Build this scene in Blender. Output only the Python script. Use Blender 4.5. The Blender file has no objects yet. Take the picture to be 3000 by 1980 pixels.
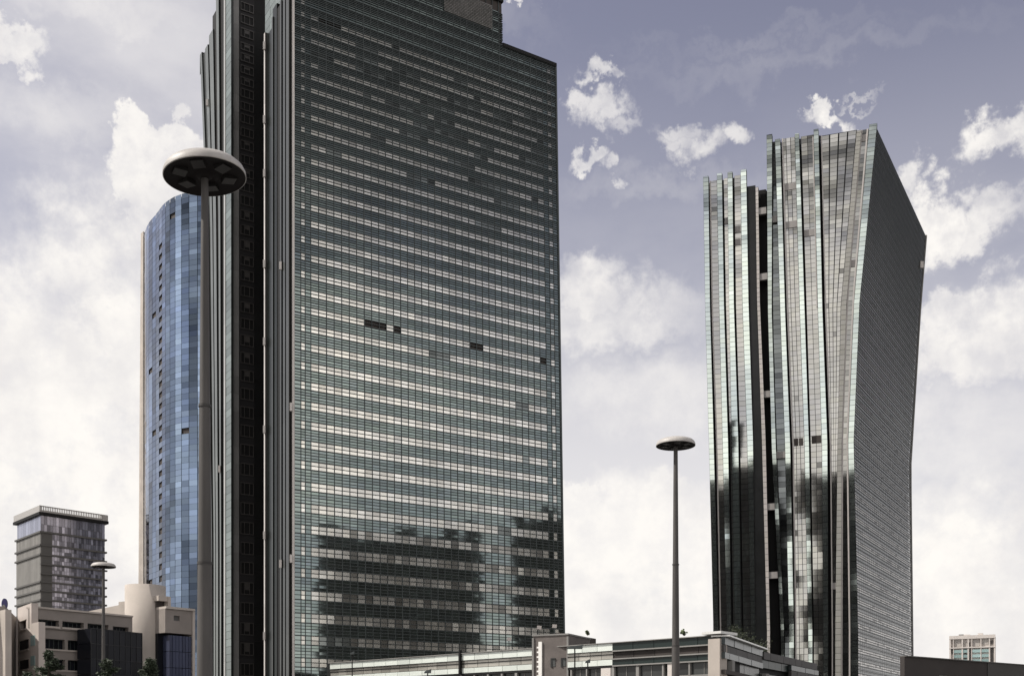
import bpy, math, random
from mathutils import Vector, noise
random.seed(7)
R = math.radians
SC = bpy.context.scene
COL = SC.collection

# ------------------------------------------------------------------ camera
F, CX, HY, EYE = 3300.0, 1500.0, 2160.0, 1.7      # focal length in photo pixels, principal column, horizon row, eye height
cam_d = bpy.data.cameras.new('camera')
cam = bpy.data.objects.new('camera', cam_d); COL.objects.link(cam); SC.camera = cam
cam.location = (0, 0, EYE); cam.rotation_euler = (R(90), 0, 0)
cam_d.sensor_width = 36; cam_d.lens = 36*F/3000
cam_d.shift_y = (HY-990)/3000
cam_d.clip_start = 0.1; cam_d.clip_end = 20000

# ------------------------------------------------------------------ light and exposure
SUN_AZ, SUN_EL = -96.0, 47.0
sd = bpy.data.lights.new('sun', 'SUN'); sd.energy = 4.4; sd.angle = R(0.6); sd.color = (1.0, 0.94, 0.86)
sun = bpy.data.objects.new('sun', sd); COL.objects.link(sun)
sv = Vector((math.sin(R(SUN_AZ))*math.cos(R(SUN_EL)), math.cos(R(SUN_AZ))*math.cos(R(SUN_EL)), math.sin(R(SUN_EL))))
sun.rotation_euler = sv.to_track_quat('Z', 'Y').to_euler()
SC.view_settings.view_transform = 'Standard'; SC.view_settings.look = 'None'
SC.view_settings.exposure = 0.0; SC.view_settings.gamma = 1.0

def direction(px, py):
    return Vector(((px-CX)/F, 1.0, (HY-py)/F)).normalized()

def make_world():
    w = bpy.data.worlds.new('World'); SC.world = w; w.use_nodes = True
    nt = w.node_tree; N = nt.nodes; L = nt.links; N.clear()
    out = N.new('ShaderNodeOutputWorld'); bg = N.new('ShaderNodeBackground'); L.new(bg.outputs[0], out.inputs[0])
    bg.inputs['Strength'].default_value = 0.12
    def val(x):
        return x
    def math_(op, a, b=None, clamp=False):
        n = N.new('ShaderNodeMath'); n.operation = op; n.use_clamp = clamp
        for i, v in enumerate((a, b)):
            if v is None: continue
            if isinstance(v, (int, float)): n.inputs[i].default_value = v
            else: L.new(v, n.inputs[i])
        return n.outputs[0]
    def vmath(op, a, b=None, scale=None):
        n = N.new('ShaderNodeVectorMath'); n.operation = op
        for i, v in enumerate((a, b)):
            if v is None: continue
            if isinstance(v, (tuple, Vector)): n.inputs[i].default_value = tuple(v)
            else: L.new(v, n.inputs[i])
        if scale is not None: n.inputs['Scale'].default_value = scale
        return n.outputs['Value'] if op in ('LENGTH', 'DOT_PRODUCT') else n.outputs[0]
    def ramp(x, lo, hi, to0=0.0, to1=1.0):
        n = N.new('ShaderNodeMapRange'); n.interpolation_type = 'SMOOTHSTEP'; L.new(x, n.inputs[0])
        n.inputs[1].default_value = lo; n.inputs[2].default_value = hi; n.inputs[3].default_value = to0; n.inputs[4].default_value = to1
        return n.outputs[0]
    def mixc(f, a, b, mode='MIX'):
        n = N.new('ShaderNodeMix'); n.data_type = 'RGBA'; n.blend_type = mode
        if isinstance(f, (int, float)): n.inputs[0].default_value = f
        else: L.new(f, n.inputs[0])
        for i, v in ((6, a), (7, b)):
            if isinstance(v, tuple): n.inputs[i].default_value = (*v, 1)
            else: L.new(v, n.inputs[i])
        return n.outputs[2]
    def noi(vec, scale, detail=6, rough=0.55):
        n = N.new('ShaderNodeTexNoise'); n.inputs['Scale'].default_value = scale
        n.inputs['Detail'].default_value = detail; n.inputs['Roughness'].default_value = rough
        L.new(vec, n.inputs['Vector']); return n
    tc = N.new('ShaderNodeTexCoord').outputs['Generated']
    sky = N.new('ShaderNodeTexSky'); sky.sky_type = 'NISHITA'; sky.sun_disc = False
    sky.sun_elevation = R(SUN_EL); sky.sun_rotation = R(SUN_AZ); sky.dust_density = 1.5; sky.altitude = 350
    hs = N.new('ShaderNodeHueSaturation'); hs.inputs['Saturation'].default_value = 0.52; hs.inputs['Hue'].default_value = 0.535
    hs.inputs['Value'].default_value = 1.0
    L.new(sky.outputs[0], hs.inputs['Color'])
    base = mixc(1.0, hs.outputs[0], SKY_TINT, 'MULTIPLY')
    sep = N.new('ShaderNodeSeparateXYZ'); L.new(tc, sep.inputs[0]); X, Y, Z = sep.outputs
    # ragged edges: bend the direction with noise
    n1 = noi(tc, 9.0, 8, 0.62); n2 = noi(tc, 38.0, 6, 0.6)
    w1 = vmath('SCALE', vmath('SUBTRACT', n1.outputs['Color'], (0.5, 0.5, 0.5)), None, 0.075)
    w2 = vmath('SCALE', vmath('SUBTRACT', n2.outputs['Color'], (0.5, 0.5, 0.5)), None, 0.06)
    dw = vmath('ADD', vmath('ADD', tc, w1), w2)
    n3 = noi(tc, 22.0, 7, 0.65)
    puffs = CLOUDS
    dens = None
    for (px, py, rx, ry, gain, soft) in puffs:
        c = direction(px, py); k = c.length/F*c.y
        q = vmath('SUBTRACT', dw, tuple(c))
        q = vmath('MULTIPLY', q, (F/(rx*c.y), 1.6, F/(ry*c.y)))
        l = vmath('LENGTH', q)
        v = ramp(l, 1.0+soft, 1.0-soft, 0.0, gain)
        dens = v if dens is None else math_('MAXIMUM', dens, v)
    # texture inside the puffs: thin places
    thin = ramp(n3.outputs[0], 0.30, 0.55, 0.62, 1.0)
    wisp = ramp(n2.outputs[0], 0.34, 0.60, 0.68, 1.0)
    dens = math_('MULTIPLY', math_('MULTIPLY', dens, thin), wisp)
    # broken cloud over the rest of the sky, and a pale veil towards the horizon and on the left
    nb = noi(vmath('MULTIPLY', tc, (1.0, 1.0, 2.2)), 2.6, 9, 0.6)
    behind = ramp(Y, 0.45, 0.2, 0.0, 1.0)
    rest = math_('MULTIPLY', ramp(nb.outputs[0], 0.40, 0.56, 0.0, 0.95), behind)
    dens = math_('MAXIMUM', dens, rest)
    nv = noi(vmath('MULTIPLY', tc, (1.0, 1.0, 2.0)), 4.5, 7, 0.55)
    veil = math_('MULTIPLY', ramp(Z, 0.56, 0.14, 0.0, 0.85), ramp(nv.outputs[0], 0.25, 0.60, 0.40, 1.0))
    veil = math_('MAXIMUM', veil, math_('MULTIPLY', ramp(Z, 0.20, 0.07, 0.0, 1.0), ramp(nv.outputs[0], 0.2, 0.5, 0.8, 1.0)))
    left = math_('MULTIPLY', ramp(X, 0.05, -0.32, 0.0, 0.80), ramp(nv.outputs[0], 0.30, 0.70, 0.35, 1.0))
    veil = math_('MULTIPLY', math_('MAXIMUM', veil, left), 0.93)
    shade = mixc(ramp(n1.outputs[0], 0.35, 0.62, 0.0, 1.0), CLOUD_DIM, CLOUD_LIT)
    c1 = mixc(veil, base, VEIL_COL)
    c2 = mixc(math_('MINIMUM', dens, 1.0), c1, shade)
    # unseen sky opposite, brightened so the glass facades catch more light
    opp = math_('MULTIPLY', ramp(Y, 0.2, -0.2, 0.0, 1.0), ramp(nb.outputs[0], 0.40, 0.66, 0.15, 0.75))
    c3 = mixc(1.0, c2, mixc(opp, (1.0, 1.0, 1.0), (1.9, 1.86, 1.80)), 'MULTIPLY')
    nd = noi(vmath('MULTIPLY', tc, (1.0, 1.0, 1.4)), 7.0, 6, 0.62)
    dk_ = math_('MULTIPLY', math_('MULTIPLY', ramp(Y, 0.1, -0.15, 0.0, 1.0), ramp(Z, 0.36, 0.48, 0.0, 1.0)), ramp(nd.outputs[0], 0.47, 0.53, 0.0, 0.88))  # dark cloud patches added to the unseen sky for contrast in mirrored glass
    c3 = mixc(dk_, c3, (1.4, 1.4, 1.5))
    dark_streak = None  # dark streak added to the unseen sky for the main facade to mirror
    for (a_, b_, c_, r_) in ((.70, -.48, .524, .055), (.745, -.45, .485, .06), (.80, -.42, .435, .05), (.77, -.47, .50, .035)):
        v = ramp(vmath('LENGTH', vmath('SUBTRACT', dw, (a_, b_, c_))), r_*1.6, r_*.5, 0.0, 0.75)
        dark_streak = v if dark_streak is None else math_('MAXIMUM', dark_streak, v)
    c3 = mixc(dark_streak, c3, (2.0, 2.0, 2.2))
    L.new(c3, bg.inputs['Color'])
    w.cycles.sampling_method = 'MANUAL'; w.cycles.sample_map_resolution = 512

SKY_TINT = (0.94, 0.94, 0.95)
VEIL_COL = (7.8, 7.55, 7.4)
CLOUD_LIT = (8.5, 8.2, 7.8); CLOUD_DIM = (7.0, 6.8, 6.75)
CLOUDS = [  # px, py of the photo for the direction, half width, half height, thickness, softness of edge
    (490, 465, 140, 85, 1.0, .12), (450, 590, 120, 140, 1.0, .15), (590, 500, 110, 80, 1.0, .2), (540, 620, 140, 120, 1.0, .3), (60, 125, 85, 42, .8, .35), (20, 155, 60, 30, .7, .3),
    (400, 780, 260, 170, .95, .5), (180, 850, 210, 110, .9, .6), (10, 1000, 120, 150, 1.1, .3), (250, 1250, 430, 380, 1.25, .55), (250, 1750, 600, 380, 1.3, .5), (330, 1000, 160, 170, 1.2, .5),
    (1735, 203, 58, 20, .8, .5), (1685, 290, 34, 26, .85, .5), (1745, 315, 62, 36, .85, .5), (1790, 375, 44, 22, .6, .6),
    (1712, 468, 48, 26, .95, .4), (1778, 508, 34, 26, .8, .5), (1990, 365, 70, 24, .6, .6), (2060, 425, 62, 44, .75, .6), (2155, 368, 46, 32, .8, .5), (2000, 405, 60, 20, .6, .6),
    (1700, 830, 110, 70, .9, .4), (1790, 930, 230, 70, .7, .5), (1950, 1150, 250, 90, .5, .7), (1850, 1680, 420, 250, .95, .22), (1720, 1485, 130, 70, .95, .25), (2000, 1470, 110, 80, .9, .25),
    (2445, 325, 66, 22, 1.0, .4), (2560, 262, 40, 7, .35, .8), (2970, 405, 76, 48, .9, .45), (2680, 505, 42, 45, .85, .5),
    (2750, 640, 110, 100, 1.0, .25), (2880, 650, 90, 50, .8, .5), (2840, 1010, 170, 150, 1.0, .25), (2990, 950, 150, 170, 1.0, .25), (2760, 930, 70, 60, .95, .3),
    (2850, 1300, 260, 110, .45, .6), (2850, 1720, 420, 300, 1.15, .5), (1150, 60, 300, 40, .3, .9), (2300, 150, 420, 26, .10, .95), (1900, 560, 260, 30, .15, .9), (150, 330, 200, 60, .35, .9), (330, 60, 160, 26, .3, .9), (2200, 90, 300, 16, .08, .95), (1520, 5, 40, 16, .8, .4)]
make_world()

# ------------------------------------------------------------------ materials
MATS = {}
def mat(name, rgb=(0.5,)*3, rough=0.6, metal=0.0, coat=0.0, nscale=0.0, namt=0.0, bump=0.0, spec=0.5, stretch=(1, 1, 1)):
    """base colour = rgb x per-face 'tint' attribute x fine noise"""
    if name in MATS: return MATS[name]
    m = bpy.data.materials.new(name); m.use_nodes = True; MATS[name] = m
    nt = m.node_tree; N = nt.nodes; L = nt.links
    b = N['Principled BSDF']; b.inputs['Roughness'].default_value = rough; b.inputs['Metallic'].default_value = metal
    b.inputs['Coat Weight'].default_value = coat; b.inputs['Coat Roughness'].default_value = 0.04
    b.inputs['Specular IOR Level'].default_value = spec
    at = N.new('ShaderNodeAttribute'); at.attribute_name = 'tint'
    mx = N.new('ShaderNodeMix'); mx.data_type = 'RGBA'; mx.blend_type = 'MULTIPLY'; mx.inputs[0].default_value = 1
    mx.inputs[6].default_value = (*rgb, 1); L.new(at.outputs['Color'], mx.inputs[7])
    last = mx.outputs[2]
    if nscale:
        tc = N.new('ShaderNodeTexCoord'); mp = N.new('ShaderNodeMapping'); mp.inputs['Scale'].default_value = stretch
        L.new(tc.outputs['Object'], mp.inputs[0])
        nz = N.new('ShaderNodeTexNoise'); nz.inputs['Scale'].default_value = nscale; nz.inputs['Detail'].default_value = 6
        L.new(mp.outputs[0], nz.inputs['Vector'])
        mr = N.new('ShaderNodeMapRange'); mr.inputs[1].default_value = .3; mr.inputs[2].default_value = .7
        mr.inputs[3].default_value = 1-namt; mr.inputs[4].default_value = 1+namt*.5; L.new(nz.outputs[0], mr.inputs[0])
        m2 = N.new('ShaderNodeMix'); m2.data_type = 'RGBA'; m2.blend_type = 'MULTIPLY'; m2.inputs[0].default_value = 1
        L.new(last, m2.inputs[6]); L.new(mr.outputs[0], m2.inputs[7]); last = m2.outputs[2]
        if bump:
            bp = N.new('ShaderNodeBump'); bp.inputs['Strength'].default_value = bump; bp.inputs['Distance'].default_value = 0.1
            L.new(nz.outputs[0], bp.inputs['Height']); L.new(bp.outputs[0], b.inputs['Normal'])
    L.new(last, b.inputs['Base Color'])
    return m

M_TEAL = mat('teal_spandrel_glass', (0.225, 0.268, 0.26), 0.05, 1.0, 0, 0.05, .12)
M_BLIND = mat('window_with_blinds', (0.88, 0.865, 0.82), 0.15, 0.80, 0.0)
M_MULL = mat('dark_mullion', (0.055, 0.065, 0.065), 0.4, 0.3)
M_DARK = mat('dark_glass', (0.030, 0.032, 0.032), 0.25, 0.0, 0, 0.2, .3, spec=.35)
M_BLACK = mat('black_parts_and_shade', (0.010, 0.010, 0.010), 0.6, spec=.2)
M_DGREEN = mat('dark_green_glass', (0.020, 0.028, 0.026), 0.22, 0.0, 0, 0.1, .3, spec=.4)
M_PALE = mat('pale_green_mirror_glass', (0.70, 0.78, 0.73), 0.05, 1.0, 0, .06, .1)
M_GREYG = mat('warm_grey_mirror_glass', (0.50, 0.495, 0.465), 0.05, 1.0, 0, .06, .12)
M_DMIR = mat('dark_mirror_glass', (0.13, 0.14, 0.14), 0.05, 1.0)
M_ALU = mat('aluminium_trim', (0.52, 0.49, 0.47), 0.45, 0.2, 0, .3, .1)
M_LALU = mat('light_aluminium', (0.70, 0.70, 0.68), 0.35, 0.3)
M_BROWN = mat('brown_boarding', (0.055, 0.046, 0.042), 0.8, 0, 0, .5, .15)
M_BLUE = mat('blue_mirror_glass', (0.158, 0.205, 0.285), 0.05, 1.0)
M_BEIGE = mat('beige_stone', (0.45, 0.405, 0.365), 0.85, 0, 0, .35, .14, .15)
M_SHADED = mat('beige_stone_shaded', (0.25, 0.222, 0.203), 0.85, 0, 0, .4, .15, .15)  # darker copy of the beige stone, shade included, for walls turned from the sun
M_NIGHT = mat('near_black_glass', (0.012, 0.013, 0.017), 0.2, 0.0, spec=.12)
M_CONC = mat('grey_cladding', (0.24, 0.235, 0.225), 0.8, 0, 0, .25, .15)
M_MINT = mat('pale_mint_panel', (0.66, 0.71, 0.67), 0.3, 0.0, .3, .3, .08)
M_POLE = mat('painted_steel_pole', (0.07, 0.065, 0.062), 0.6, 0.0, 0, 3.0, .25, stretch=(1, 1, .15))
M_RIM = mat('pale_lamp_shell', (0.43, 0.41, 0.39), 0.5, 0, 0, 1.5, .15)
M_UNDER = mat('dark_lamp_underside', (0.012, 0.010, 0.010), 0.7, spec=.2)
M_FLOOD = mat('floodlight_glass', (0.022, 0.021, 0.02), 0.5)
M_BARK = mat('bark', (0.06, 0.045, 0.035), 0.9, 0, 0, 3, .3)
M_LEAF = mat('dark_needles', (0.040, 0.055, 0.035), 0.7, 0, 0, 1.0, .3)
M_GROUND = mat('paving_ground', (0.16, 0.155, 0.15), 0.9, 0, 0, .05, .25)
M_ROAD = mat('asphalt', (0.05, 0.05, 0.05), 0.9, 0, 0, .5, .2)
M_WHITE = mat('white_plaster', (0.60, 0.56, 0.53), 0.8, 0, 0, .2, .08)
M_AQUA = mat('aqua_balcony_glass', (0.42, 0.58, 0.58), 0.15, 0.3)
M_SIGNB = mat('dark_blue_sign', (0.035, 0.03, 0.12), 0.4)

# ------------------------------------------------------------------ mesh helpers
class MB:
    def __init__(s): s.v = []; s.f = []; s.t = []
    def quad(s, a, b, c, d, t=(1, 1, 1)):
        i = len(s.v); s.v += [tuple(a), tuple(b), tuple(c), tuple(d)]; s.f.append((i, i+1, i+2, i+3)); s.t.append(t)
    def hexa(s, P, t=(1, 1, 1)):
        """8 points: bottom 0-3 counter-clockwise, top 4-7"""
        i = len(s.v); s.v += [tuple(p) for p in P]
        for f in ((3, 2, 1, 0), (4, 5, 6, 7), (0, 1, 5, 4), (1, 2, 6, 5), (2, 3, 7, 6), (3, 0, 4, 7)):
            s.f.append(tuple(i+k for k in f)); s.t.append(t)
    def prism(s, bot, top, t=(1, 1, 1)):
        n = len(bot); i = len(s.v); s.v += [tuple(p) for p in bot]+[tuple(p) for p in top]
        s.f.append(tuple(i+k for k in reversed(range(n)))); s.t.append(t)
        s.f.append(tuple(i+n+k for k in range(n))); s.t.append(t)
        for k in range(n):
            j = (k+1) % n; s.f.append((i+k, i+j, i+n+j, i+n+k)); s.t.append(t)
    def box(s, x0, x1, y0, y1, z0, z1, t=(1, 1, 1)):
        s.hexa([(x0, y0, z0), (x1, y0, z0), (x1, y1, z0), (x0, y1, z0), (x0, y0, z1), (x1, y0, z1), (x1, y1, z1), (x0, y1, z1)], t)
    def lathe(s, c, prof, n=48, t=(1, 1, 1)):
        i = len(s.v)
        for (r, z) in prof:
            for k in range(n):
                a = 2*math.pi*k/n; s.v.append((c[0]+r*math.cos(a), c[1]+r*math.sin(a), c[2]+z))
        for j in range(len(prof)-1):
            for k in range(n):
                k2 = (k+1) % n
                s.f.append((i+j*n+k, i+j*n+k2, i+(j+1)*n+k2, i+(j+1)*n+k)); s.t.append(t)
    def build(s, name, m, parent=None, smooth=False):
        me = bpy.data.meshes.new(name); me.from_pydata(s.v, [], s.f)
        a = me.color_attributes.new('tint', 'FLOAT_COLOR', 'CORNER')
        buf = []
        for f, t in zip(s.f, s.t): buf += [t[0], t[1], t[2], 1.0]*len(f)
        a.data.foreach_set('color', buf)
        me.materials.append(m)
        if smooth: me.polygons.foreach_set('use_smooth', [True]*len(me.polygons))
        me.update()
        o = bpy.data.objects.new(name, me); COL.objects.link(o)
        if parent: o.parent = parent; o.matrix_parent_inverse = parent.matrix_world.inverted()
        return o

def thing(name, label, cat, loc, group=None):
    o = bpy.data.objects.new(name, None); COL.objects.link(o); o.location = loc
    o.empty_display_size = 1; o['label'] = label; o['category'] = cat
    if group: o['group'] = group
    o.matrix_world = __import__('mathutils').Matrix.Translation(loc)
    return o
def structure(o): o['kind'] = 'structure'; return o

class Wall:
    """upright plane through two plan points, with outward normal towards the camera"""
    def __init__(s, p0, p1):
        s.p0 = Vector(p0); s.p1 = Vector(p1); s.d = (s.p1-s.p0).normalized()
        n = Vector((s.d.y, -s.d.x)); s.n = n if n.dot(s.p0) < 0 else -n
    def s_of(s, px):
        k = (px-CX)/F; return (k*s.p0.y-s.p0.x)/(s.d.x-k*s.d.y)
    def pt(s, px, off=0): return s.at(s.s_of(px), off)
    def at(s, t, off=0): return s.p0+s.d*t+s.n*off
    def z(s, px, py): return (HY-py)/F*s.pt(px).y+EYE
    def P(s, t, z, off=0):
        q = s.at(t, off); return Vector((q.x, q.y, z))
    def slab(s, mb, t0, t1, z0, z1, o0, o1, t=(1, 1, 1)):
        mb.hexa([s.P(t0, z0, o1), s.P(t1, z0, o1), s.P(t1, z0, o0), s.P(t0, z0, o0),
                 s.P(t0, z1, o1), s.P(t1, z1, o1), s.P(t1, z1, o0), s.P(t0, z1, o0)], t)
    def rect(s, mb, px0, px1, z0, z1, o0, o1, t=(1, 1, 1)):
        s.slab(mb, s.s_of(px0), s.s_of(px1), z0, z1, o0, o1, t)
def ray_off(W, px, off):
    """plan point seen in column px on the plane parallel to W at distance off"""
    k = (px-CX)/F; p = W.p0+W.n*off; t = (k*p.y-p.x)/(W.d.x-k*W.d.y)
    return p+W.d*t
def coherent(seed, z, amp, scale):
    return amp*noise.noise(Vector((seed*7.31, z/scale, seed*1.7)))
def pp(px, depth): return ((px-CX)/F*depth, depth)
def grey(a): return (a, a, a)

def pane(mb, Pf, u0, u1, z0, z1, off, tilt, t):
    """one glass pane, slightly out of true; Pf(u, z, off)"""
    a = random.gauss(0, tilt)*(u1-u0)*.5; b = random.gauss(0, tilt)*(z1-z0)*.5
    mb.quad(Pf(u0, z0, off-a-b), Pf(u1, z0, off+a-b), Pf(u1, z1, off+a+b), Pf(u0, z1, off-a+b), t)

# ------------------------------------------------------------------ ground
g = MB(); g.quad((-6000, -6000, 0), (6000, -6000, 0), (6000, 9000, 0), (-6000, 9000, 0)); structure(g.build('ground', M_GROUND))
g = MB(); g.quad((-600, 60, .004), (600, 60, .004), (600, 84, .004), (-600, 84, .004)); structure(g.build('road', M_ROAD))

# ================================================================== left tower
A = Vector((-38.4, 198.0))
dF = Vector((.847, .5316)).normalized()
FW = Wall(A, A+dF*60)
left_tower = thing('glass_tower', 'tallest skyscraper, dark teal glass with white window bands, left of centre', 'skyscraper', (0, 230, 0))
back_dir = Vector((-dF.y, dF.x))      # away from camera along the end face
EW = Wall(A, A+back_dir*56)
if EW.n.x > 0: EW.n = -EW.n
def FP(s_, z, off=0):
    return FW.P(s_*(1-.042*z/136), z, off)
fy = [2140, 2072, 2005, 1939, 1874, 1809, 1742, 1677, 1613, 1549, 1487, 1423, 1361, 1301, 1244, 1186, 1128, 1071, 1015, 960, 907, 856, 804, 752, 701, 651, 603, 556, 511,
      467, 423, 380, 338, 297, 258, 220, 183, 148, 113, 78, 43, 8, -27, -62, -97, -132, -167, -202]
zc = [FW.z(888, y) for y in fy]
Z_ROOF_R = 137.4; Z_ROOF = 146.0; S_STEP = FW.s_of(1472)/(1-.042*140/136)
cs = [0.12, FW.s_of(882), FW.s_of(895), FW.s_of(912)]
s0, s1 = FW.s_of(912), FW.s_of(1616)
NC = 34
cs += [s0+(s1-s0)*i/NC for i in range(1, NC+1)] + [FW.s_of(1630), FW.s_of(1642), FW.s_of(1656.5)]
ncol = len(cs)-1
sp = MB(); mu = MB()
bands = []
NK = len(zc)-1
def hk(k): return zc[min(k+1, NK)]-zc[min(k, NK-1)]
for k in range(NK):
    h = zc[k+1]-zc[k]; vb0, vb1 = zc[k]-.215*h, zc[k]+.205*h
    nxt = zc[k+1]-.215*(zc[min(k+2, NK)]-zc[min(k+1, NK-1)] or h)
    top = min(nxt, Z_ROOF)
    def clipped(c, z): return z > Z_ROOF_R-.2 and cs[c+1] > S_STEP+.3
    # spandrel rows
    rows = 4
    for r in range(rows):
        a = vb1+(top-vb1)*r/rows; b = vb1+(top-vb1)*(r+1)/rows
        for c in range(ncol):
            if clipped(c, b): continue
            v = random.uniform(.82, 1.12)*(1, 1.06, .93, 1.02)[r]
            pane(sp, FP, cs[c], cs[c+1]-.06, a+.05, b-.05, 0, .002, (v, v*random.uniform(.98, 1.03), v*random.uniform(.98, 1.04)))
    if vb1 > Z_ROOF-1.0: continue
    # vision band
    bd = MB(); state = 1; run = 0
    zk = zc[k]
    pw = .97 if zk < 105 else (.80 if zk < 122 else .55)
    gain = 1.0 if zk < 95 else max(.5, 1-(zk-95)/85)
    blank_top = k >= 41
    for c in range(ncol):
        if clipped(c, vb1): continue
        edge = c in (1, ncol-2); gap = c in (0, 2, ncol-3, ncol-1)
        mid = (vb0+vb1)/2
        if run <= 0:
            state = 1 if random.random() < pw else 0; run = random.randint(1, 7) if state else random.randint(1, 4)
        run -= 1
        if gap or (blank_top and not edge) or (zk > 131 and cs[c] > S_STEP-14 and not edge and k % 3):
            v = random.uniform(.85, 1.1)
            for (a, b) in ((vb0, mid), (mid, vb1)):
                pane(sp, FP, cs[c], cs[c+1]-.06, a+.05, b-.05, 0, .002, grey(v))
            continue
        if state or edge:
            v = random.uniform(.72, 1.0)*gain*(random.choice((1, 1, .8, .55, .35)) if 2 <= k <= 9 and c > 5 and not edge else 1); w = random.uniform(-.02, .03); col = (v, v*(1-.3*w), v*(.98-w))  # low floors: the dark mirrored reflection is also put into the blind tint
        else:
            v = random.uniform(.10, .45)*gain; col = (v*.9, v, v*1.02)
        # missing panels with brown boarding
        pc = FP((cs[c]+cs[c+1])/2, mid); pxc = CX+F*pc.x/pc.y
        if not edge and ((k == 20 and (1076 < pxc < 1122 or 1144 < pxc < 1168 or 1374 < pxc < 1418 or 1574 < pxc < 1612)) or (k == 40 and 932 < pxc < 1008)): col = None
        if col is None:
            if bd.f: bd.build('window_band', M_BLIND, left_tower); bd = MB()
            continue
        up = (col[0]*random.uniform(.75, 1.0),)*1
        f = random.uniform(.72, 1.02)
        tb = MB() if edge else bd
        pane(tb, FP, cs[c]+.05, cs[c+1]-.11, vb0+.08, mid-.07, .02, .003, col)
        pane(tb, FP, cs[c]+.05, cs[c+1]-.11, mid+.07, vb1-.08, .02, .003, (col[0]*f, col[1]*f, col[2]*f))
        if edge: tb.build('end_window', M_BLIND, left_tower)
    if bd.f: bd.build('window_band', M_BLIND, left_tower)
sp.build('spandrel_glass', M_TEAL, left_tower)
# transoms and mullions
zt = []
for k in range(NK):
    h = zc[k+1]-zc[k]
    zt += [(zc[k]-.215*h, .09), (zc[k], .045), (zc[k]+.205*h, .09), (zc[k]+.35*h, .045), (zc[k]+.50*h, .06), (zc[k]+.64*h, .045)]
for z, hh in zt:
    if z > Z_ROOF-.5: continue
    e = cs[-1] if z < Z_ROOF_R else S_STEP
    P = [FP(0, z-hh, .14), FP(e, z-hh, .14), FP(e, z-hh, -.1), FP(0, z-hh, -.1), FP(0, z+hh, .14), FP(e, z+hh, .14), FP(e, z+hh, -.1), FP(0, z+hh, -.1)]
    mu.hexa(P)
mu.build('transoms', M_MULL, left_tower)
mv = MB()
for i, c in enumerate(cs):
    zt_ = Z_ROOF_R if c > S_STEP+.3 else Z_ROOF
    hw = .05 if i % 5 else .07
    P = [FP(c-hw, 0, .10), FP(c+hw, 0, .10), FP(c+hw, 0, -.1), FP(c-hw, 0, -.1), FP(c-hw, zt_-.1, .10), FP(c+hw, zt_-.1, .10), FP(c+hw, zt_-.1, -.1), FP(c-hw, zt_-.1, -.1)]
    mv.hexa(P)
mv.build('mullions', M_MULL, left_tower)
# brown backing behind missing panels + body
bk = MB()
zt0, zt1 = 0, Z_ROOF_R-.15
bk.quad(FP(.1, zt0, -.16), FP(cs[-1]-.05, zt0, -.16), FP(cs[-1]-.05, zt1, -.16), FP(.1, zt1, -.16))
bk.quad(FP(.1, zt1, -.16), FP(S_STEP-.05, zt1, -.16), FP(S_STEP-.05, Z_ROOF-.15, -.16), FP(.1, Z_ROOF-.15, -.16))
bk.build('backing_wall', M_BROWN, left_tower)
dep = -FW.n
def BP(s_, z, back): return FP(s_, z, -back)
bo = MB()
tA, tB = EW.s_of(773)-.5, EW.s_of(677)+1.0
for (b0_, b1_, s0_) in ((.4, tA, .8), (tA, tB, 9.5), (tB, 52, .8)):
    bo.prism([BP(s0_, 0, b0_), BP(cs[-1]-.1, 0, b0_), BP(cs[-1]-.1, 0, b1_), BP(s0_, 0, b1_)], [BP(s0_, Z_ROOF_R, b0_), BP(cs[-1]-.1, Z_ROOF_R, b0_), BP(cs[-1]-.1, Z_ROOF_R, b1_), BP(s0_, Z_ROOF_R, b1_)])
    bo.prism([BP(s0_, Z_ROOF_R, b0_), BP(S_STEP-.1, Z_ROOF_R, b0_), BP(S_STEP-.1, Z_ROOF_R, b1_), BP(s0_, Z_ROOF_R, b1_)], [BP(s0_, Z_ROOF, b0_), BP(S_STEP-.1, Z_ROOF, b0_), BP(S_STEP-.1, Z_ROOF, b1_), BP(s0_, Z_ROOF, b1_)])
bo.build('tower_body', M_DARK, left_tower)
# roof caps and right edge trim
rc = MB()
rc.hexa([FP(S_STEP, Z_ROOF_R-.35, .3), FP(cs[-1]+.15, Z_ROOF_R-.35, .3), FP(cs[-1]+.15, Z_ROOF_R-.35, -1), FP(S_STEP, Z_ROOF_R-.35, -1),
         FP(S_STEP, Z_ROOF_R+.35, .3), FP(cs[-1]+.15, Z_ROOF_R+.35, .3), FP(cs[-1]+.15, Z_ROOF_R+.35, -1), FP(S_STEP, Z_ROOF_R+.35, -1)])
rc.hexa([FP(0, Z_ROOF-.35, .3), FP(S_STEP+.15, Z_ROOF-.35, .3), FP(S_STEP+.15, Z_ROOF-.35, -1), FP(0, Z_ROOF-.35, -1),
         FP(0, Z_ROOF+.35, .3), FP(S_STEP+.15, Z_ROOF+.35, .3), FP(S_STEP+.15, Z_ROOF+.35, -1), FP(0, Z_ROOF+.35, -1)])
rc.build('roof_edge', M_BLACK, left_tower)
et = MB()
for (a, zz) in ((cs[-1], Z_ROOF_R-.4),):
    et.hexa([FP(a-.12, 0, .2), FP(a+.22, 0, .2), FP(a+.22, 0, -.6), FP(a-.12, 0, -.6), FP(a-.12, zz, .2), FP(a+.22, zz, .2), FP(a+.22, zz, -.6), FP(a-.12, zz, -.6)])
et.build('corner_trim', M_MULL, left_tower)
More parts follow.
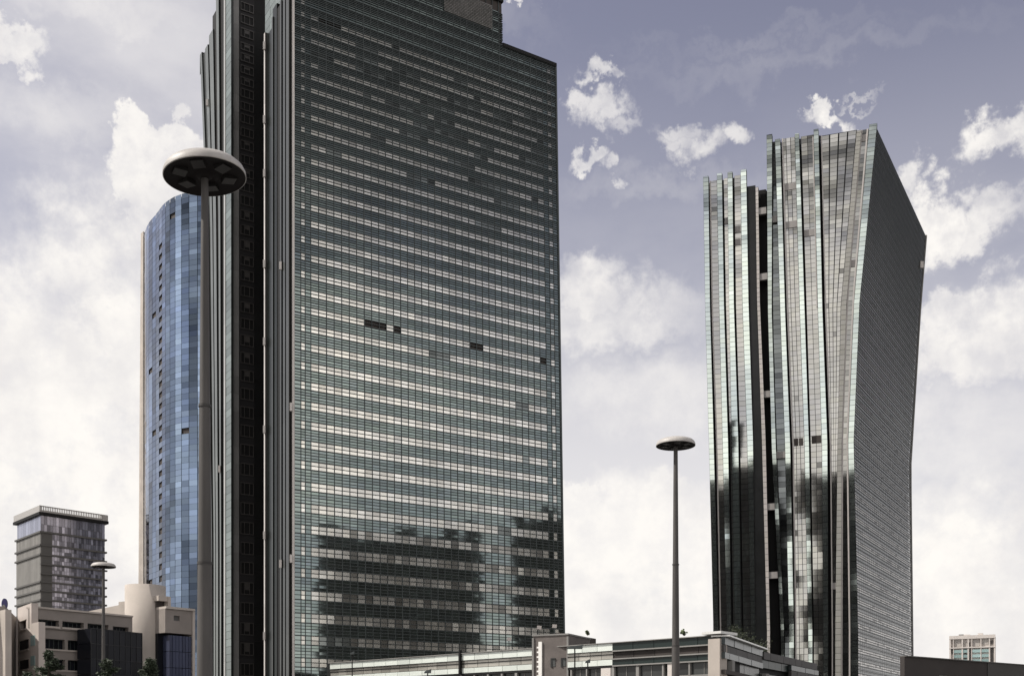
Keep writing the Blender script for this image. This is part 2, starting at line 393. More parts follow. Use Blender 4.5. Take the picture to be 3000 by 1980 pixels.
# louvred plant screen at the top
lv = MB()
za, zb = 139.6, 144.2; sa, sb = FW.s_of(1300)/.957, FW.s_of(1441)/.957
nl = 16
for i in range(nl):
    z0 = za+(zb-za)*i/nl; z1 = z0+(zb-za)/nl*.62
    for j in range(26):
        u0 = sa+(sb-sa)*j/26; u1 = sa+(sb-sa)*(j+.9)/26; v = random.uniform(.7, 1.1)
        lv.hexa([FP(u0, z0, .34), FP(u1, z0, .34), FP(u1, z0, .16), FP(u0, z0, .16), FP(u0, z1, .26), FP(u1, z1, .26), FP(u1, z1, .16), FP(u0, z1, .16)], grey(v))
lv.build('louvre_screen', M_CONC, left_tower)

# --- the fluted end face of the left tower
def shift(px, y):
    w = max(0.0, min(1.0, (655-px)/50.0))
    if y < 660: return -19.5*w*((660-y)/525.0)
    return 13*w*min(1.0, (y-660)/940.0)
def EP(px, z, off=0):
    d0 = EW.pt(px).y; y = HY-(z-EYE)*F/d0
    q = ray_off(EW, px+shift(px, y), off)
    return Vector((q.x, q.y, z))
def end_strip(name, px0, px1, ytop, off, m, tilt=0.0, cols=1, rows=40, zbot=0.0, back=2.2, tv=(.9, 1.1)):
    """a vertical strip of the end face with real depth behind it"""
    mb = MB(); zt = EW.z((px0+px1)/2, ytop)
    for r in range(rows):
        a = zbot+(zt-zbot)*r/rows; b = zbot+(zt-zbot)*(r+1)/rows
        for c in range(cols):
            q0 = px0+(px1-px0)*c/cols; q1 = px0+(px1-px0)*(c+1)/cols
            v = random.uniform(*tv); t = random.gauss(0, tilt)
            g_ = .06 if cols > 1 or tilt else 0
            mb.quad(EP(q0, a+g_, off-t), EP(q1, a+g_, off+t), EP(q1, b, off+t), EP(q0, b, off-t), grey(v))
    for q in (px0, px1):
        for r in range(12):
            a = zbot+(zt-zbot)*r/12; b = zbot+(zt-zbot)*(r+1)/12
            p, r_ = EP(q, a, off), EP(q, b, off); w_ = Vector((*(EW.n*-back), 0)); mb.quad(p+w_, p, r_, r_+w_, grey(.12))
    mb.quad(EP(px0, zt, off), EP(px1, zt, off), EP(px1, zt, off-back), EP(px0, zt, off-back))
    return mb.build(name, m, left_tower)
M_EPALE = mat('pale_cladding', (0.15, 0.165, 0.157), 0.35, 0.2, 0, .1, .15)
M_EGREY = mat('grey_cladding_strip', (0.045, 0.05, 0.048), 0.35, 0.0, 0, .1, .2)
M_ETEAL = mat('teal_side_glass', (0.17, 0.205, 0.195), 0.3, 0.2, 0, .05, .2)
M_ESTONE = mat('charcoal_stone', (0.022, 0.022, 0.023), 0.7, 0, 0, .1, .3, spec=.15)
top = -260
M_EDARK = mat('dark_side_glass', (.012, .016, .015), .35, 0, 0, .1, .3, spec=.2)
for (nm, a, b, yt, off, m) in (
        ('pilaster', 605, 609, 135, .35, M_EPALE), ('side_panel', 609, 616, 133, .05, M_EGREY), ('pilaster', 616, 622, 124, .4, M_EPALE), ('side_panel', 622, 625, 124, 0, M_BLACK),
        ('pilaster', 625, 633, 88, .4, M_EPALE), ('side_panel', 633, 640, 28, .1, M_BLACK), ('pilaster', 640, 645, top, .4, M_EPALE), ('side_panel', 645, 655.5, top, 0, M_BLACK),
        ('pilaster', 655.5, 660, top, .6, mat('silver_fin', (.38, .38, .37), .4, .2)),  ('pilaster', 773, 776.5, 112, .5, M_ALU),
        ('side_panel', 776.5, 781, 112, .1, M_ESTONE), ('side_panel', 781, 787, 104, .1, M_EDARK), ('side_panel', 787, 789, 98, -.2, M_BLACK), ('side_panel', 789, 796, 92, .1, M_EDARK), ('fin', 796, 799, 60, .3, M_EGREY), ('side_panel', 799, 811, 22, .1, M_EDARK), ('side_panel', 811, 820, 22, 0, M_BLACK), ('fin', 820, 824, 15, .4, M_EGREY), ('side_panel', 824, 829, 15, .1, M_EDARK), ('fin', 829, 835, 10, .35, M_EGREY),
        ('side_panel', 835, 838, top, 0, M_BLACK), ('pilaster', 838, 846, top, .4, M_EGREY), ('side_panel', 846, 855.5, top, 0, M_BLACK)):
    end_strip(nm, a, b, yt, off, m, rows=30)
end_strip('side_glass', 660, 677, top, .5, M_ETEAL, tilt=.01, rows=110, tv=(.75, 1.25), back=.5)
zb_ = EW.z(790, 105)
end_strip('pale_reflection_glass', 776.6, 834.9, top, -.6, M_ETEAL, tilt=.01, cols=4, rows=14, zbot=zb_, tv=(.7, 1.2))  # paler glass stands in for a reflection on the upper strips
# corner strip between end face and main facade
ct = MB()
def CP(px, z, off=0):
    q = ray_off(EW, px, off); return Vector((q.x, q.y, z))
ct.hexa([CP(856, 0, .3), Vector((*FW.at(.05, .35), 0)), Vector((*FW.at(.05, -.3), 0)), CP(856, 0, -.3), CP(856, Z_ROOF+.4, .3), Vector((*FW.at(.05, .35), Z_ROOF+.4)), Vector((*FW.at(.05, -.3), Z_ROOF+.4)), CP(856, Z_ROOF+.4, -.3)])
ct.build('corner_pilaster', M_ALU, left_tower)
# recessed wall turned towards the street, with the service windows
NWp = EW.pt(677)+EW.n*.2
NW = Wall(NWp, NWp+dF*10); LN = NW.s_of(774)+.8
zTt = Z_ROOF+14
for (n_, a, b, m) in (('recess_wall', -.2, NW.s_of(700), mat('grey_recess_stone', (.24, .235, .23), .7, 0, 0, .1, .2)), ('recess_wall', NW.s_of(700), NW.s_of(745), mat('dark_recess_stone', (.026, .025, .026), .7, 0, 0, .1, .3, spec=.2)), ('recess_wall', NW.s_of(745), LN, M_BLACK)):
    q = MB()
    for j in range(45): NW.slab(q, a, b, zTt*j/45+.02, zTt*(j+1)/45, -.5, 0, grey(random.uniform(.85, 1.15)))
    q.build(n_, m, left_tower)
# small service windows up the dark wall
wy = [24, 61, 101, 141, 173, 208, 243, 277, 315, 351, 391, 429, 470, 510, 550, 590, 633, 676, 721, 766, 809, 855, 902, 950, 999, 1050, 1102, 1155, 1209, 1263, 1319, 1375, 1432, 1490,
      1547, 1606, 1664, 1723, 1782, 1841, 1900, 1960]
M_WFRAME = mat('bronze_window_frame', (0.055, 0.05, 0.047), 0.5)
for i, y in enumerate(wy):
    zz = NW.z(723, y); h = (wy[i+1]-y if i+1 < len(wy) else 59)/F*232*.27
    gl = MB(); fr = MB(); a, b = 706, 741
    EWs = NW.s_of
    NW.slab(gl, EWs(a), EWs(b), zz-h, zz+h, .02, .05)
    for (q0, q1) in ((a-1.6, a), (b, b+1.6), (a+9, a+10.3), (b-11, b-9.6)):
        NW.slab(fr, EWs(q0), EWs(q1), zz-h, zz+h, .02, .20)
    for (e0, e1) in ((-h-.16, -h), (h, h+.16)):
        NW.slab(fr, EWs(a-1.6), EWs(b+1.6), zz+e0, zz+e1, .02, .20)
    if random.random() < .5:
        NW.slab(fr, EWs(a+10.3), EWs(b-11), zz+h*random.uniform(-.5, .3), zz+h, .05, .09)
    wo = gl.build('window', M_BLACK, left_tower); fr.build('frame', M_WFRAME, wo)
# small lamps on the posts of the end face
for (px, y) in ((774.5, 152), (774.5, 366), (774.5, 522), (774.5, 785), (774.5, 1010), (774.5, 1265), (774.5, 1572), (774.5, 1864), (853, 1640), (853, 1200), (607, 317), (822, 1655), (822, 790), (643, 1380)):
    l = MB(); t0 = EW.s_of(px); z = EW.z(px, y)
    q_ = ray_off(EW, px, .6); l.box(q_.x-.22, q_.x+.22, q_.y-.2, q_.y+.2, z-.7, z+.7); l.build('facade_light', M_ALU, left_tower)

# ================================================================== right tower
right_tower = thing('flared_glass_tower', 'flaring skyscraper with pale fluted mirror glass and a dark ribbed flank, on the right', 'skyscraper', (104, 380, 0))
C0 = Vector(pp(2510, 340)); L0 = Vector(pp(2065, 355))
RW = Wall(L0, C0)
LV = (400.0, 900.0, 1300.0, 1850.0)
B = {'a0': (2058, 2066, 2077, 2090), 'a1': (2074, 2080, 2091, 2105), 'a2': (2078, 2086, 2099, 2110), 'a3': (2098, 2107, 2117, 2130), 'a4': (2113, 2121, 2133, 2143),
     'a5': (2118, 2127, 2139, 2149), 'a6': (2130, 2136, 2144, 2153), 'a7': (2144, 2150, 2163, 2172), 'a8': (2150, 2156, 2168, 2178), 'a9': (2168, 2175, 2189, 2200),
     'a10': (2184, 2193, 2206, 2213), 'a11': (2211, 2218, 2232, 2247), 'a12': (2219, 2226, 2243, 2256), 'a13': (2240, 2250, 2261, 2285),
     'b0': (2246, 2250, 2261, 2288), 'b1': (2262, 2261, 2273, 2297), 'b2': (2271, 2286, 2300, 2312), 'b3': (2286, 2300, 2315, 2326), 'b4': (2290, 2305, 2321, 2329),
     'b5': (2329, 2343, 2357, 2368), 'b6': (2341, 2357, 2370, 2380), 'b7': (2347, 2363, 2375, 2384), 'b8': (2384, 2396, 2408, 2412), 'b9': (2398, 2409, 2424, 2426),
     'b10': (2404, 2416, 2431, 2436), 'b11': (2510, 2464, 2454, 2447), 'b12': (2524, 2480, 2466, 2464), 'b13': (2546, 2502, 2485, 2492), 'b14': (2569, 2518, 2501, 2514)}
def interp(vals, lv, y):
    if y <= lv[0]: i = 0
    else:
        i = len(lv)-2
        for j in range(len(lv)-1):
            if y <= lv[j+1]: i = j; break
    if y > lv[-1]: return vals[-1]
    return vals[i]+(vals[i+1]-vals[i])*(y-lv[i])/(lv[i+1]-lv[i])
def RP(b, z, off=0, f=0.0, b2=None):
    y = HY-(z-EYE)*F/(354-14*float(b[0] == 'b')*.8)
    px = interp(B[b], LV, y)
    if b2: px = px+(interp(B[b2], LV, y)-px)*f
    q = ray_off(RW, px, off); return Vector((q.x, q.y, z))
rz = [0.0]
while rz[-1] < 200: rz.append(rz[-1]+2.0*(1-.38*rz[-1]/185))
def zt_at(y, b='b8'): return (HY-y)/F*RW.pt(B[b][0 if y < 700 else 1]).y+EYE
def rstrip(name, b0, b1, ytop, off, m, cols=1, tilt=.0035, back=None, ybot=None, tv=(.92, 1.05), patch=0):
    mb = MB(); zt = zt_at(ytop, b0); zb = zt_at(ybot, b0) if ybot else 0.0; sd_ = random.uniform(0, 50)
    for i in range(len(rz)-1):
        a, b = rz[i], min(rz[i+1], zt)
        if a >= zt-.2: break
        if b <= zb: continue
        a = max(a, zb)
        for c in range(cols):
            f0, f1 = c/cols+.02, (c+1)/cols-.02
            v = random.uniform(*tv)
            if patch and random.random() < patch: v *= random.uniform(.35, .8)
            wd = (RP(b0, a, off, f1, b1)-RP(b0, a, off, f0, b1)).length*.5; hd = (b-a)*.5
            rough_ = tilt*.25+.0035*max(0.0, min(1.0, (a-132)/38)); hf = .004+.045*max(0.0, min(1.0, (a-125)/45))
            ta = wd*({'a0': -.085, 'a2': -.085, 'a3': -.06}.get(b0, 0)+random.gauss(0, rough_)+coherent(sd_, a, .017, 11)+coherent(sd_+3+c*.02, a, .006, 4)+coherent(sd_+c*.06, a, hf, 5.5)); tb = hd*(random.gauss(0, rough_)+coherent(sd_+9, a, .004, 17)+coherent(sd_+5+c*.05, a, hf, 4.5))
            mb.quad(RP(b0, a+.07, off-ta-tb, f0, b1), RP(b0, a+.07, off+ta-tb, f1, b1), RP(b0, b-.03, off+ta+tb, f1, b1), RP(b0, b-.03, off-ta+tb, f0, b1), (v, v, v*random.uniform(.97, 1.02)))
    o = mb.build(name, m, right_tower)
    # returns and back, so that it is a solid fin
    bk_ = MB(); d_ = back or 1.6; n_ = 14
    for i in range(n_):
        a = zb+(zt-zb)*i/n_; b = zb+(zt-zb)*(i+1)/n_
        for bb in (b0, b1): p, r_, w_ = RP(bb, a, off+.01), RP(bb, b, off+.01), Vector((*(RW.n*-d_), 0)); bk_.quad(p+w_, p, r_, r_+w_)
        bk_.quad(RP(b0, a, off-.12), RP(b1, a, off-.12), RP(b1, b, off-.12), RP(b0, b, off-.12))
    bk_.quad(RP(b0, zt, off), RP(b1, zt, off), RP(b1, zt, off-d_), RP(b0, zt, off-d_))
    bk_.build('fin_edge', M_ESTONE, o)
    return o
def dark_strip(b0, b1, ytop, off=-1.6, m=None):  # black strips beside pilasters stand for their cast shadow; others are recesses
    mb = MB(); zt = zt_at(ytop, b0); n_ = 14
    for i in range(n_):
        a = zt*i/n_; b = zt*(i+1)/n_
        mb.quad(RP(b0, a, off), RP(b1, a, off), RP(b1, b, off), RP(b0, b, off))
    return mb.build('shadow_strip_or_recess', m or M_BLACK, right_tower)
P_, G_ = M_PALE, M_GREYG
rstrip('pilaster', 'a0', 'a1', 524, 1.2, P_); dark_strip('a1', 'a2', 530); rstrip('glass_strip', 'a2', 'a3', 532, 0, G_, 1)
rstrip('pilaster', 'a3', 'a4', 515, 1.2, P_); dark_strip('a4', 'a5', 522); rstrip('glass_strip', 'a5', 'a6', 524, 0, G_, 1)
rstrip('pilaster', 'a6', 'a7', 511, 1.2, P_); dark_strip('a7', 'a8', 515); rstrip('glass_strip', 'a8', 'a9', 516, 0, G_, 1)
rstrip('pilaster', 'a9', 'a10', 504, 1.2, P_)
dark_strip('a10', 'a11', 545, -.6, M_DARK)
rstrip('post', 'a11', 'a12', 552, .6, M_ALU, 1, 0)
dark_strip('a12', 'a13', 556, -3.0)
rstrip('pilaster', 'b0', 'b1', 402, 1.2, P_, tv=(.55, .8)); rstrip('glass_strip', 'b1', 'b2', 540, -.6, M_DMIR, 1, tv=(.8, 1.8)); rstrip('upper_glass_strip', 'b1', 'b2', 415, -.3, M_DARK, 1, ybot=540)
rstrip('pilaster', 'b2', 'b3', 415, 1.2, P_); dark_strip('b3', 'b4', 410); rstrip('glass_strip', 'b4', 'b5', 408, 0, G_, 3, patch=.015)
rstrip('pilaster', 'b5', 'b6', 399, 1.2, P_); dark_strip('b6', 'b7', 400); rstrip('glass_strip', 'b7', 'b8', 401, 0, G_, 2, patch=.015)
rstrip('pilaster', 'b8', 'b9', 386, 1.2, P_); dark_strip('b9', 'b10', 390); rstrip('glass_strip', 'b10', 'b11', 399, 0, G_, 4, patch=.015)
rstrip('pilaster', 'b11', 'b12', 388, .9, mat('pale_stone_pilaster', (.36, .355, .33), .4, .3, 0, .1, .1)); rstrip('glass_strip', 'b12', 'b13', 382, 0, G_, 1, tv=(.6, .9)); rstrip('pilaster', 'b13', 'b14', 370, .9, P_, tv=(.75, .95))
# light thin rails beside the recesses and the crossbeams
def rail(b, dx, ytop, w=2.0, off=.5, m=M_ALU, y0=None):
    mb = MB(); zt = zt_at(ytop, b); zb = zt_at(y0, b) if y0 else 0; n_ = 16
    def Q(z, sx, o):
        y = HY-(z-EYE)*F/346.0; q = RW.pt(interp(B[b], LV, y)+dx+sx)+RW.n*o; return Vector((q.x, q.y, z))
    for i in range(n_):
        a = zb+(zt-zb)*i/n_; c = zb+(zt-zb)*(i+1)/n_
        mb.hexa([Q(a, 0, off), Q(a, w, off), Q(a, w, -.5), Q(a, 0, -.5), Q(c, 0, off), Q(c, w, off), Q(c, w, -.5), Q(c, 0, -.5)])
    mb.build('rail', m, right_tower)
rail('b4', 1, 408, 3.5, .35); rail('b10', 1, 399, 3, .35); rail('a2', 0, 532, 3.5, .3); rail('b12', 0.5, 384, 3.5, .6); rail('b13', -5, 380, 4.5, .6); rail('b8', -4, 402, 3, .35, y0=900)
def beam(b0, b1, y, h=1.0, off=.25):
    mb = MB(); z = zt_at(y)
    mb.hexa([RP(b0, z-h, off), RP(b1, z-h, off), RP(b1, z-h, off-1.2), RP(b0, z-h, off-1.2), RP(b0, z+h, off), RP(b1, z+h, off), RP(b1, z+h, off-1.2), RP(b0, z+h, off-1.2)])
    mb.build('crossbeam', mat('grey_beam', (.30, .285, .275), .6), right_tower)
for (a, b, y) in (('a12', 'a13', 596), ('a12', 'a13', 790), ('a12', 'a13', 1140), ('a12', 'a13', 1475), ('a12', 'a13', 1678), ('b1', 'b2', 626), ('b1', 'b2', 1324), ('a5', 'a6', 610), ('a8', 'a9', 678), ('a8', 'a9', 640),
                  ('b4', 'b5', 537), ('b4', 'b5', 649), ('b7', 'b8', 681), ('b12', 'b13', 430), ('b12', 'b13', 786), ('b10', 'b11', 1718)):
    beam(a, b, y)
for (b0, b1, y, f0, f1) in (('b4', 'b5', 1290, .15, .5), ('b4', 'b5', 1290, .55, .9), ('b7', 'b8', 1287, .1, .95)):
    z = zt_at(y); h = 1.15; dk = MB()
    dk.quad(RP(b0, z-h, .12, f0, b1), RP(b0, z-h, .12, f1, b1), RP(b0, z+h, .12, f1, b1), RP(b0, z+h, .12, f0, b1))
    dk.build('open_panel', M_BROWN, right_tower)
# dark ribbed flank
RX = ((365, 2736), (690, 2712), (900, 2695), (1366, 2666), (1900, 2672), (2160, 2674))
DR = 424.0
def flank(u, v, off=0.0):
    zl = 184.6*v
    Lp = RP('b14', zl, 0)
    zr = 190.6*v; y = HY-(zr-EYE)*F/DR
    xs = [p[1] for p in RX]; ys = tuple(float(p[0]) for p in RX); px = interp(xs, ys, y)
    Rp = Vector(((px-CX)/F*DR, DR, zr))
    p = Lp+(Rp-Lp)*u
    n = Vector((Rp.y-Lp.y, -(Rp.x-Lp.x), 0)).normalized()
    return p+n*off
M_FGLASS = mat('dark_flank_glass', (0.24, 0.25, 0.25), 0.3, 0.4, 0, .03, .2, spec=.35)
M_FBAND = mat('grey_flank_windows', (0.92, 0.90, 0.87), 0.3, 0.3, 0, .03, .2, spec=.3)
fg = MB(); fb = []
vz = [0.0]
while vz[-1] < 1: vz.append(vz[-1]+4.0*(1-.38*vz[-1])/185)
vz[-1] = 1.0
NCF = 30
ft = MB()
for i in range(len(vz)-1):
    a, b = vz[i], vz[i+1]; h = b-a
    up = max(0.0, min(1.0, (a-.12)/.38))  # flank tones fade upward: dark sky reflection put into the tint
    bb = MB()
    for c in range(NCF):
        u0, u1 = c/NCF+.0015, (c+1)/NCF-.0015
        for r, (p, q) in enumerate(((.0, .2), (.2, .4), (.4, .6), (.6, .8), (.8, 1.0))):
            v = random.uniform(.85, 1.1)
            t = random.gauss(0, .01)
            if r < 2:
                w = 1.0 if random.random() < .85 else random.uniform(.3, .6)
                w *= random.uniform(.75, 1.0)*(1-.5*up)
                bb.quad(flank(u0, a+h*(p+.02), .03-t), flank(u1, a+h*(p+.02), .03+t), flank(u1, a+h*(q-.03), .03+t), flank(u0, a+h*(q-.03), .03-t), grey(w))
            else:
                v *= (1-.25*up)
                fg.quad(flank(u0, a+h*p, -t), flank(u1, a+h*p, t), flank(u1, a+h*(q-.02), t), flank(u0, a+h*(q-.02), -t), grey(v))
    bb.build('window_band', M_FBAND, right_tower)
    for (p, w_) in ((0, .028), (.2, .02), (.4, .028), (.7, .02)):
        z0, z1 = a+h*(p-w_), a+h*(p+w_)
        if z0 < 0: continue
        ft.hexa([flank(0, z0, .22), flank(1, z0, .22), flank(1, z0, -.1), flank(0, z0, -.1), flank(0, z1, .22), flank(1, z1, .22), flank(1, z1, -.1), flank(0, z1, -.1)])
fg.build('flank_glass', M_FGLASS, right_tower); ft.build('transoms', M_MULL, right_tower)
# body behind everything
def bodypt(b, z, back, side=0):
    p = RP(b, z, -back); return p
rb = MB()
nn = 14
for i in range(nn):
    va, vb_ = i/nn, (i+1)/nn
    def ring(v, zt):
        z = zt*v; vv = z/185.6
        C = RP('b14', z, -1.3)-Vector((RW.d.x, RW.d.y, 0))*.6; Lq = RP('b0', z, -3.3)+Vector((RW.d.x, RW.d.y, 0))*.3
        Rr = flank(1, min(1, vv), -1.0); Rr.z = z
        back = Rr-C; back.z = 0
        return [C, flank(.5, min(1, vv), -.6)+Vector((0, 0, z-flank(.5, min(1, vv), -.6).z)), Rr, Lq+back, Lq]
    rb.prism(ring(va, 183.0), ring(vb_, 183.0))
    def ring2(v):
        z = 173.0*v
        q = [RP('a0', z, -.9), RP('a10', z, -.9), RP('a10', z, -3.4), RP('a13', z, -3.4)]
        bv = Vector((40, 75, 0))
        return q+[q[-1]+bv, q[0]+bv]
    rb.prism(ring2(va), ring2(vb_))
rb.build('tower_body', M_ESTONE, right_tower)
# thin pale line down the far edge
re_ = MB()
for i in range(20):
    a, b = i/20, (i+1)/20
    re_.hexa([flank(.996, a, .45), flank(1.006, a, .45), flank(1.006, a, -.3), flank(.996, a, -.3), flank(.996, b, .45), flank(1.006, b, .45), flank(1.006, b, -.3), flank(.996, b, -.3)])
re_.build('corner_trim', M_CONC, right_tower)
for (u, y) in ((.93, 780),):
    l = MB(); v = (HY-y)/F*DR/190.6; p = flank(u, v, .6); l.box(p.x-.6, p.x+.6, p.y-.4, p.y+.4, p.z-1.2, p.z+1.2); l.build('facade_light', M_WHITE, right_tower)

# ================================================================== blue curved tower
blue_tower = thing('blue_curved_tower', 'blue mirrored tower with rounded front and beige side wall, behind the largest lamp', 'office tower', (-92, 360, 0))
cc = Vector((-88.5, 356.0)); RB = 27.0
ztop_b = 160.6
nth = 16
bl = MB(); wn = MB(); dnk = MB()
zb_levels = [0.0]
while zb_levels[-1] < ztop_b: zb_levels.append(zb_levels[-1]+3.85*(1-.22*zb_levels[-1]/160))
zb_levels[-1] = ztop_b
_ctl = [Vector(p) for p in ((-116.9, 357.5), (-112.8, 349.0), (-107.6, 341.5), (-103.0, 334.8), (-97.5, 330.0), (-90.5, 327.2), (-82, 325.5))]
def _cat(f):
    k = max(0, min(len(_ctl)-2, int(f))); u = f-k; P = [_ctl[max(0, min(len(_ctl)-1, k+j))] for j in (-1, 0, 1, 2)]
    return .5*((2*P[1])+(P[2]-P[0])*u+(2*P[0]-5*P[1]+4*P[2]-P[3])*u*u+(3*P[1]-P[0]-3*P[2]+P[3])*u*u*u)
BPL = [_cat(6*j/22) for j in range(23)]
def CB(i, z, r=0.0):
    f = i/nth*(len(BPL)-1); k = max(0, min(len(BPL)-2, int(f))); f -= k
    p = BPL[k].lerp(BPL[k+1], f); d_ = (BPL[min(k+1, len(BPL)-1)]-BPL[k]).normalized()
    n_ = Vector((d_.y, -d_.x)); q = p+n_*r
    return Vector((q.x, q.y, z))
ICOL = min(range(nth), key=lambda i: abs(CX+F*(CB(i+.5, 0).x/CB(i+.5, 0).y)-474))
for j in range(len(zb_levels)-1):
    a, b = zb_levels[j], zb_levels[j+1]
    for i in range(nth):
        isopen = (i == ICOL and 3 < j < 44) or (i, j) in ((9, 45), (4, 37), (4, 26), (11, 25), (3, 13), (3, 32))
        for (h0, h1) in ((a, a+(b-a)*.5), (a+(b-a)*.5, b)):
            v = random.uniform(.80, 1.15)*max(.35, 1+1.3*noise.noise(Vector((i*.55, a*.028, 3)))+.5*noise.noise(Vector((i*.9, a*.12, 8))))  # broad tint noise imitates patchy cloud reflections in the panes
            if random.random() < .06: v *= 1.35
            t1, t2 = random.gauss(0, .007)+coherent(i*.35, a, .03, 16)*(1-.7*(i > 13)), random.gauss(0, .008)+coherent(i*.3+40, a, .035, 22)*(1-.8*(i > 13))
            if isopen and h0 == a:
                continue
            bl.quad(CB(i+.03, h0+.06, -t1-t2), CB(i+.97, h0+.06, t1-t2), CB(i+.97, h1, t1+t2), CB(i+.03, h1, -t1+t2), (v, v, v*random.uniform(.97, 1.04)))
        if isopen:
            for ww in ((i, i+1),):
                b_ = (a+b)/2; q = MB(); q.quad(CB(i, a, -.35), CB(i+1, a, -.35), CB(i+1, b_, -.35), CB(i, b_, -.35)); q.quad(CB(i, b_, -.5), CB(i+1, b_, -.5), CB(i+1, b_, 0), CB(i, b_, 0))
                q.build('window', M_BROWN, blue_tower)
bl.build('mirror_glass', M_BLUE, blue_tower)
core = MB()
pts = [(CB(i*nth/10, 0, -.6)) for i in range(11)]
pts += [Vector((-74, 395, 0)), Vector((-110, 395, 0))]
core.prism(pts, [p+Vector((0, 0, ztop_b-.3)) for p in pts]); core.build('tower_body', M_NIGHT, blue_tower)
bw = MB()
x_l = pp(404, 362)[0]
bw.prism([(-119.4, 359, 0), (-116.95, 357.3, 0), (-110, 390, 0), (-116, 392, 0)], [(-118.3, 359, 162.2), (-116.95, 357.3, 162.2), (-110, 390, 162.2), (-116, 392, 162.2)])
bw.build('side_wall', M_BEIGE, blue_tower)

# ================================================================== grey office block far left
grey_block = thing('grey_office_block', 'grey box shaped office tower with protruding floor ledges, above the low beige building', 'office tower', pp(120, 400)+(0,))
K = Vector(pp(120, 400)); KL = Vector(pp(49, 419)); KR = Vector(pp(307, 417))
GL = Wall(KL, K); GR = Wall(K, KR)
def gz(y): return (HY-y)/F*400+EYE
bd = MB(); bx = K+(KL-K)+(KR-K)
def ins(p, k=.3):
    c = (K+KL+KR+bx)/4; q = p+(c-p).normalized()*k; return q
bd.prism([(*ins(p), 0) for p in (K, KR, bx, KL)], [(*ins(p), gz(1500)) for p in (K, KR, bx, KL)]); bd.build('block_body', M_CONC, grey_block)
lp = MB()
SL = GL.s_of(120)
rows_ = [1508, 1556, 1594, 1622, 1702, 1728, 1755, 1790]
M_LOUV = mat('beige_grey_cladding', (0.20, 0.195, 0.185), .8, 0, 0, .3, .12)
M_BGLASS = mat('blue_grey_glass', (0.46, 0.47, 0.56), 0.15, .6)
for i in range(len(rows_)-1):
    z1, z0 = gz(rows_[i]), gz(rows_[i+1])
    for j in range(16):
        a = SL*j/16; b = SL*(j+1)/16; v = random.uniform(.85, 1.1)
        if i == 0: continue
        GL.slab(lp, a+.03, b-.03, z0, z1, 0, .15, grey(v))
lp.build('cladding', M_LOUV, grey_block)
gg = MB()
for j in range(10):
    GL.slab(gg, SL*j/10+.05+(.8 if j == 0 else 0), SL*(j+1)/10-.05, gz(1554), gz(1508), 0, .12, grey(random.uniform(.6, .9)))
SR = GR.s_of(307); pier = GR.s_of(152)
M_PIER = mat('dark_grey_pier', (0.10, 0.098, 0.095), .8)
pr = MB(); GR.slab(pr, 0, pier, 0, gz(1556), 0, .25); pr.build('corner_pier', M_PIER, grey_block)
rr = [1508, 1556, 1594, 1622, 1650, 1678, 1702, 1728, 1755, 1782, 1810]
for i in range(len(rr)-1):
    z1, z0 = gz(rr[i]), gz(rr[i+1])
    for j in range(22):
        a = pier+(SR-pier)*j/22 if i else SR*j/22; b = pier+(SR-pier)*(j+1)/22 if i else SR*(j+1)/22
        for (p, q) in ((0, .45), (.45, 1)):
            v = random.choice((.35, .5, .6, .75, .9, 1.0, 1.3)) ; t = random.gauss(0, .01)
            GR.slab(gg, a+.05, b-.05, z0+(z1-z0)*p, z0+(z1-z0)*q-.1, 0, .1+t, (v, v, v*1.03))
gg.build('window_glass', M_BGLASS, grey_block)
led = MB()
for y in rows_[1:]:
    z = gz(y)
    led.prism([(*(p), z-.45) for p in (K+(K-bx).normalized()*.9, KR+(KR-KL).normalized()*.9, bx, KL+(KL-KR).normalized()*.9)],
              [(*(p), z+.15) for p in (K+(K-bx).normalized()*.9, KR+(KR-KL).normalized()*.9, bx, KL+(KL-KR).normalized()*.9)])
for y in (1650, 1678, 1782):
    GR.slab(led, -.4, SR+.6, gz(y)-.45, gz(y)+.1, 0, .9)
led.build('ledges', M_PIER, grey_block)
pa = MB()
e_ = lambda p, k: p+(p-(K+bx)/2).normalized()*k
GL2 = Wall(e_(KL, 1.2), e_(K, 1.2)); GR2 = Wall(e_(K, 1.2), e_(KR, 1.2))
GL2.slab(pa, 0, (GL2.p1-GL2.p0).length, gz(1501), gz(1481), -.5, 0)
for j in range(40):
    L_ = (GR2.p1-GR2.p0).length
    GR2.slab(pa, L_*j/40, L_*(j+.45)/40, gz(1497), gz(1481), -.2, 0, grey(random.uniform(.7, 1.1)))
GR2.slab(pa, 0, L_, gz(1484), gz(1481.5), -.3, .05, grey(.8)); GR2.slab(pa, 0, L_, gz(1501), gz(1494), -.6, .05, grey(.9))
GR2.slab(pa, L_-2.2, L_, gz(1501), gz(1482), -2.5, .1)
pa.build('parapet', mat('pale_parapet', (.38, .37, .36), .7), grey_block)
rs = MB(); rs.prism([(*e_(p, 1.5), gz(1508)) for p in (K, KR, bx, KL)], [(*e_(p, 1.5), gz(1500)) for p in (K, KR, bx, KL)]); rs.build('roof_slab', M_BLACK, grey_block)

# ================================================================== beige building, lower left
beige = thing('beige_stone_building', 'low beige stone building with strip windows, a round stair tower and dark glass, lower left', 'building', (-75, 175, 0))
W1 = Wall(pp(92, 160), pp(385, 172.7))
def z1(y): return (HY-y)/F*160+EYE
zf = lambda px, y: W1.z(px, y)
# recessed dark wall that the windows show
b_ = MB(); W1.slab(b_, W1.s_of(106), W1.s_of(385), 0, z1(1786), -2.2, -.95); b_.build('inner_wall', M_NIGHT, beige)
st = MB()
zT = z1(1780)
zw1t, zw1b = z1(1812.5), z1(1830)
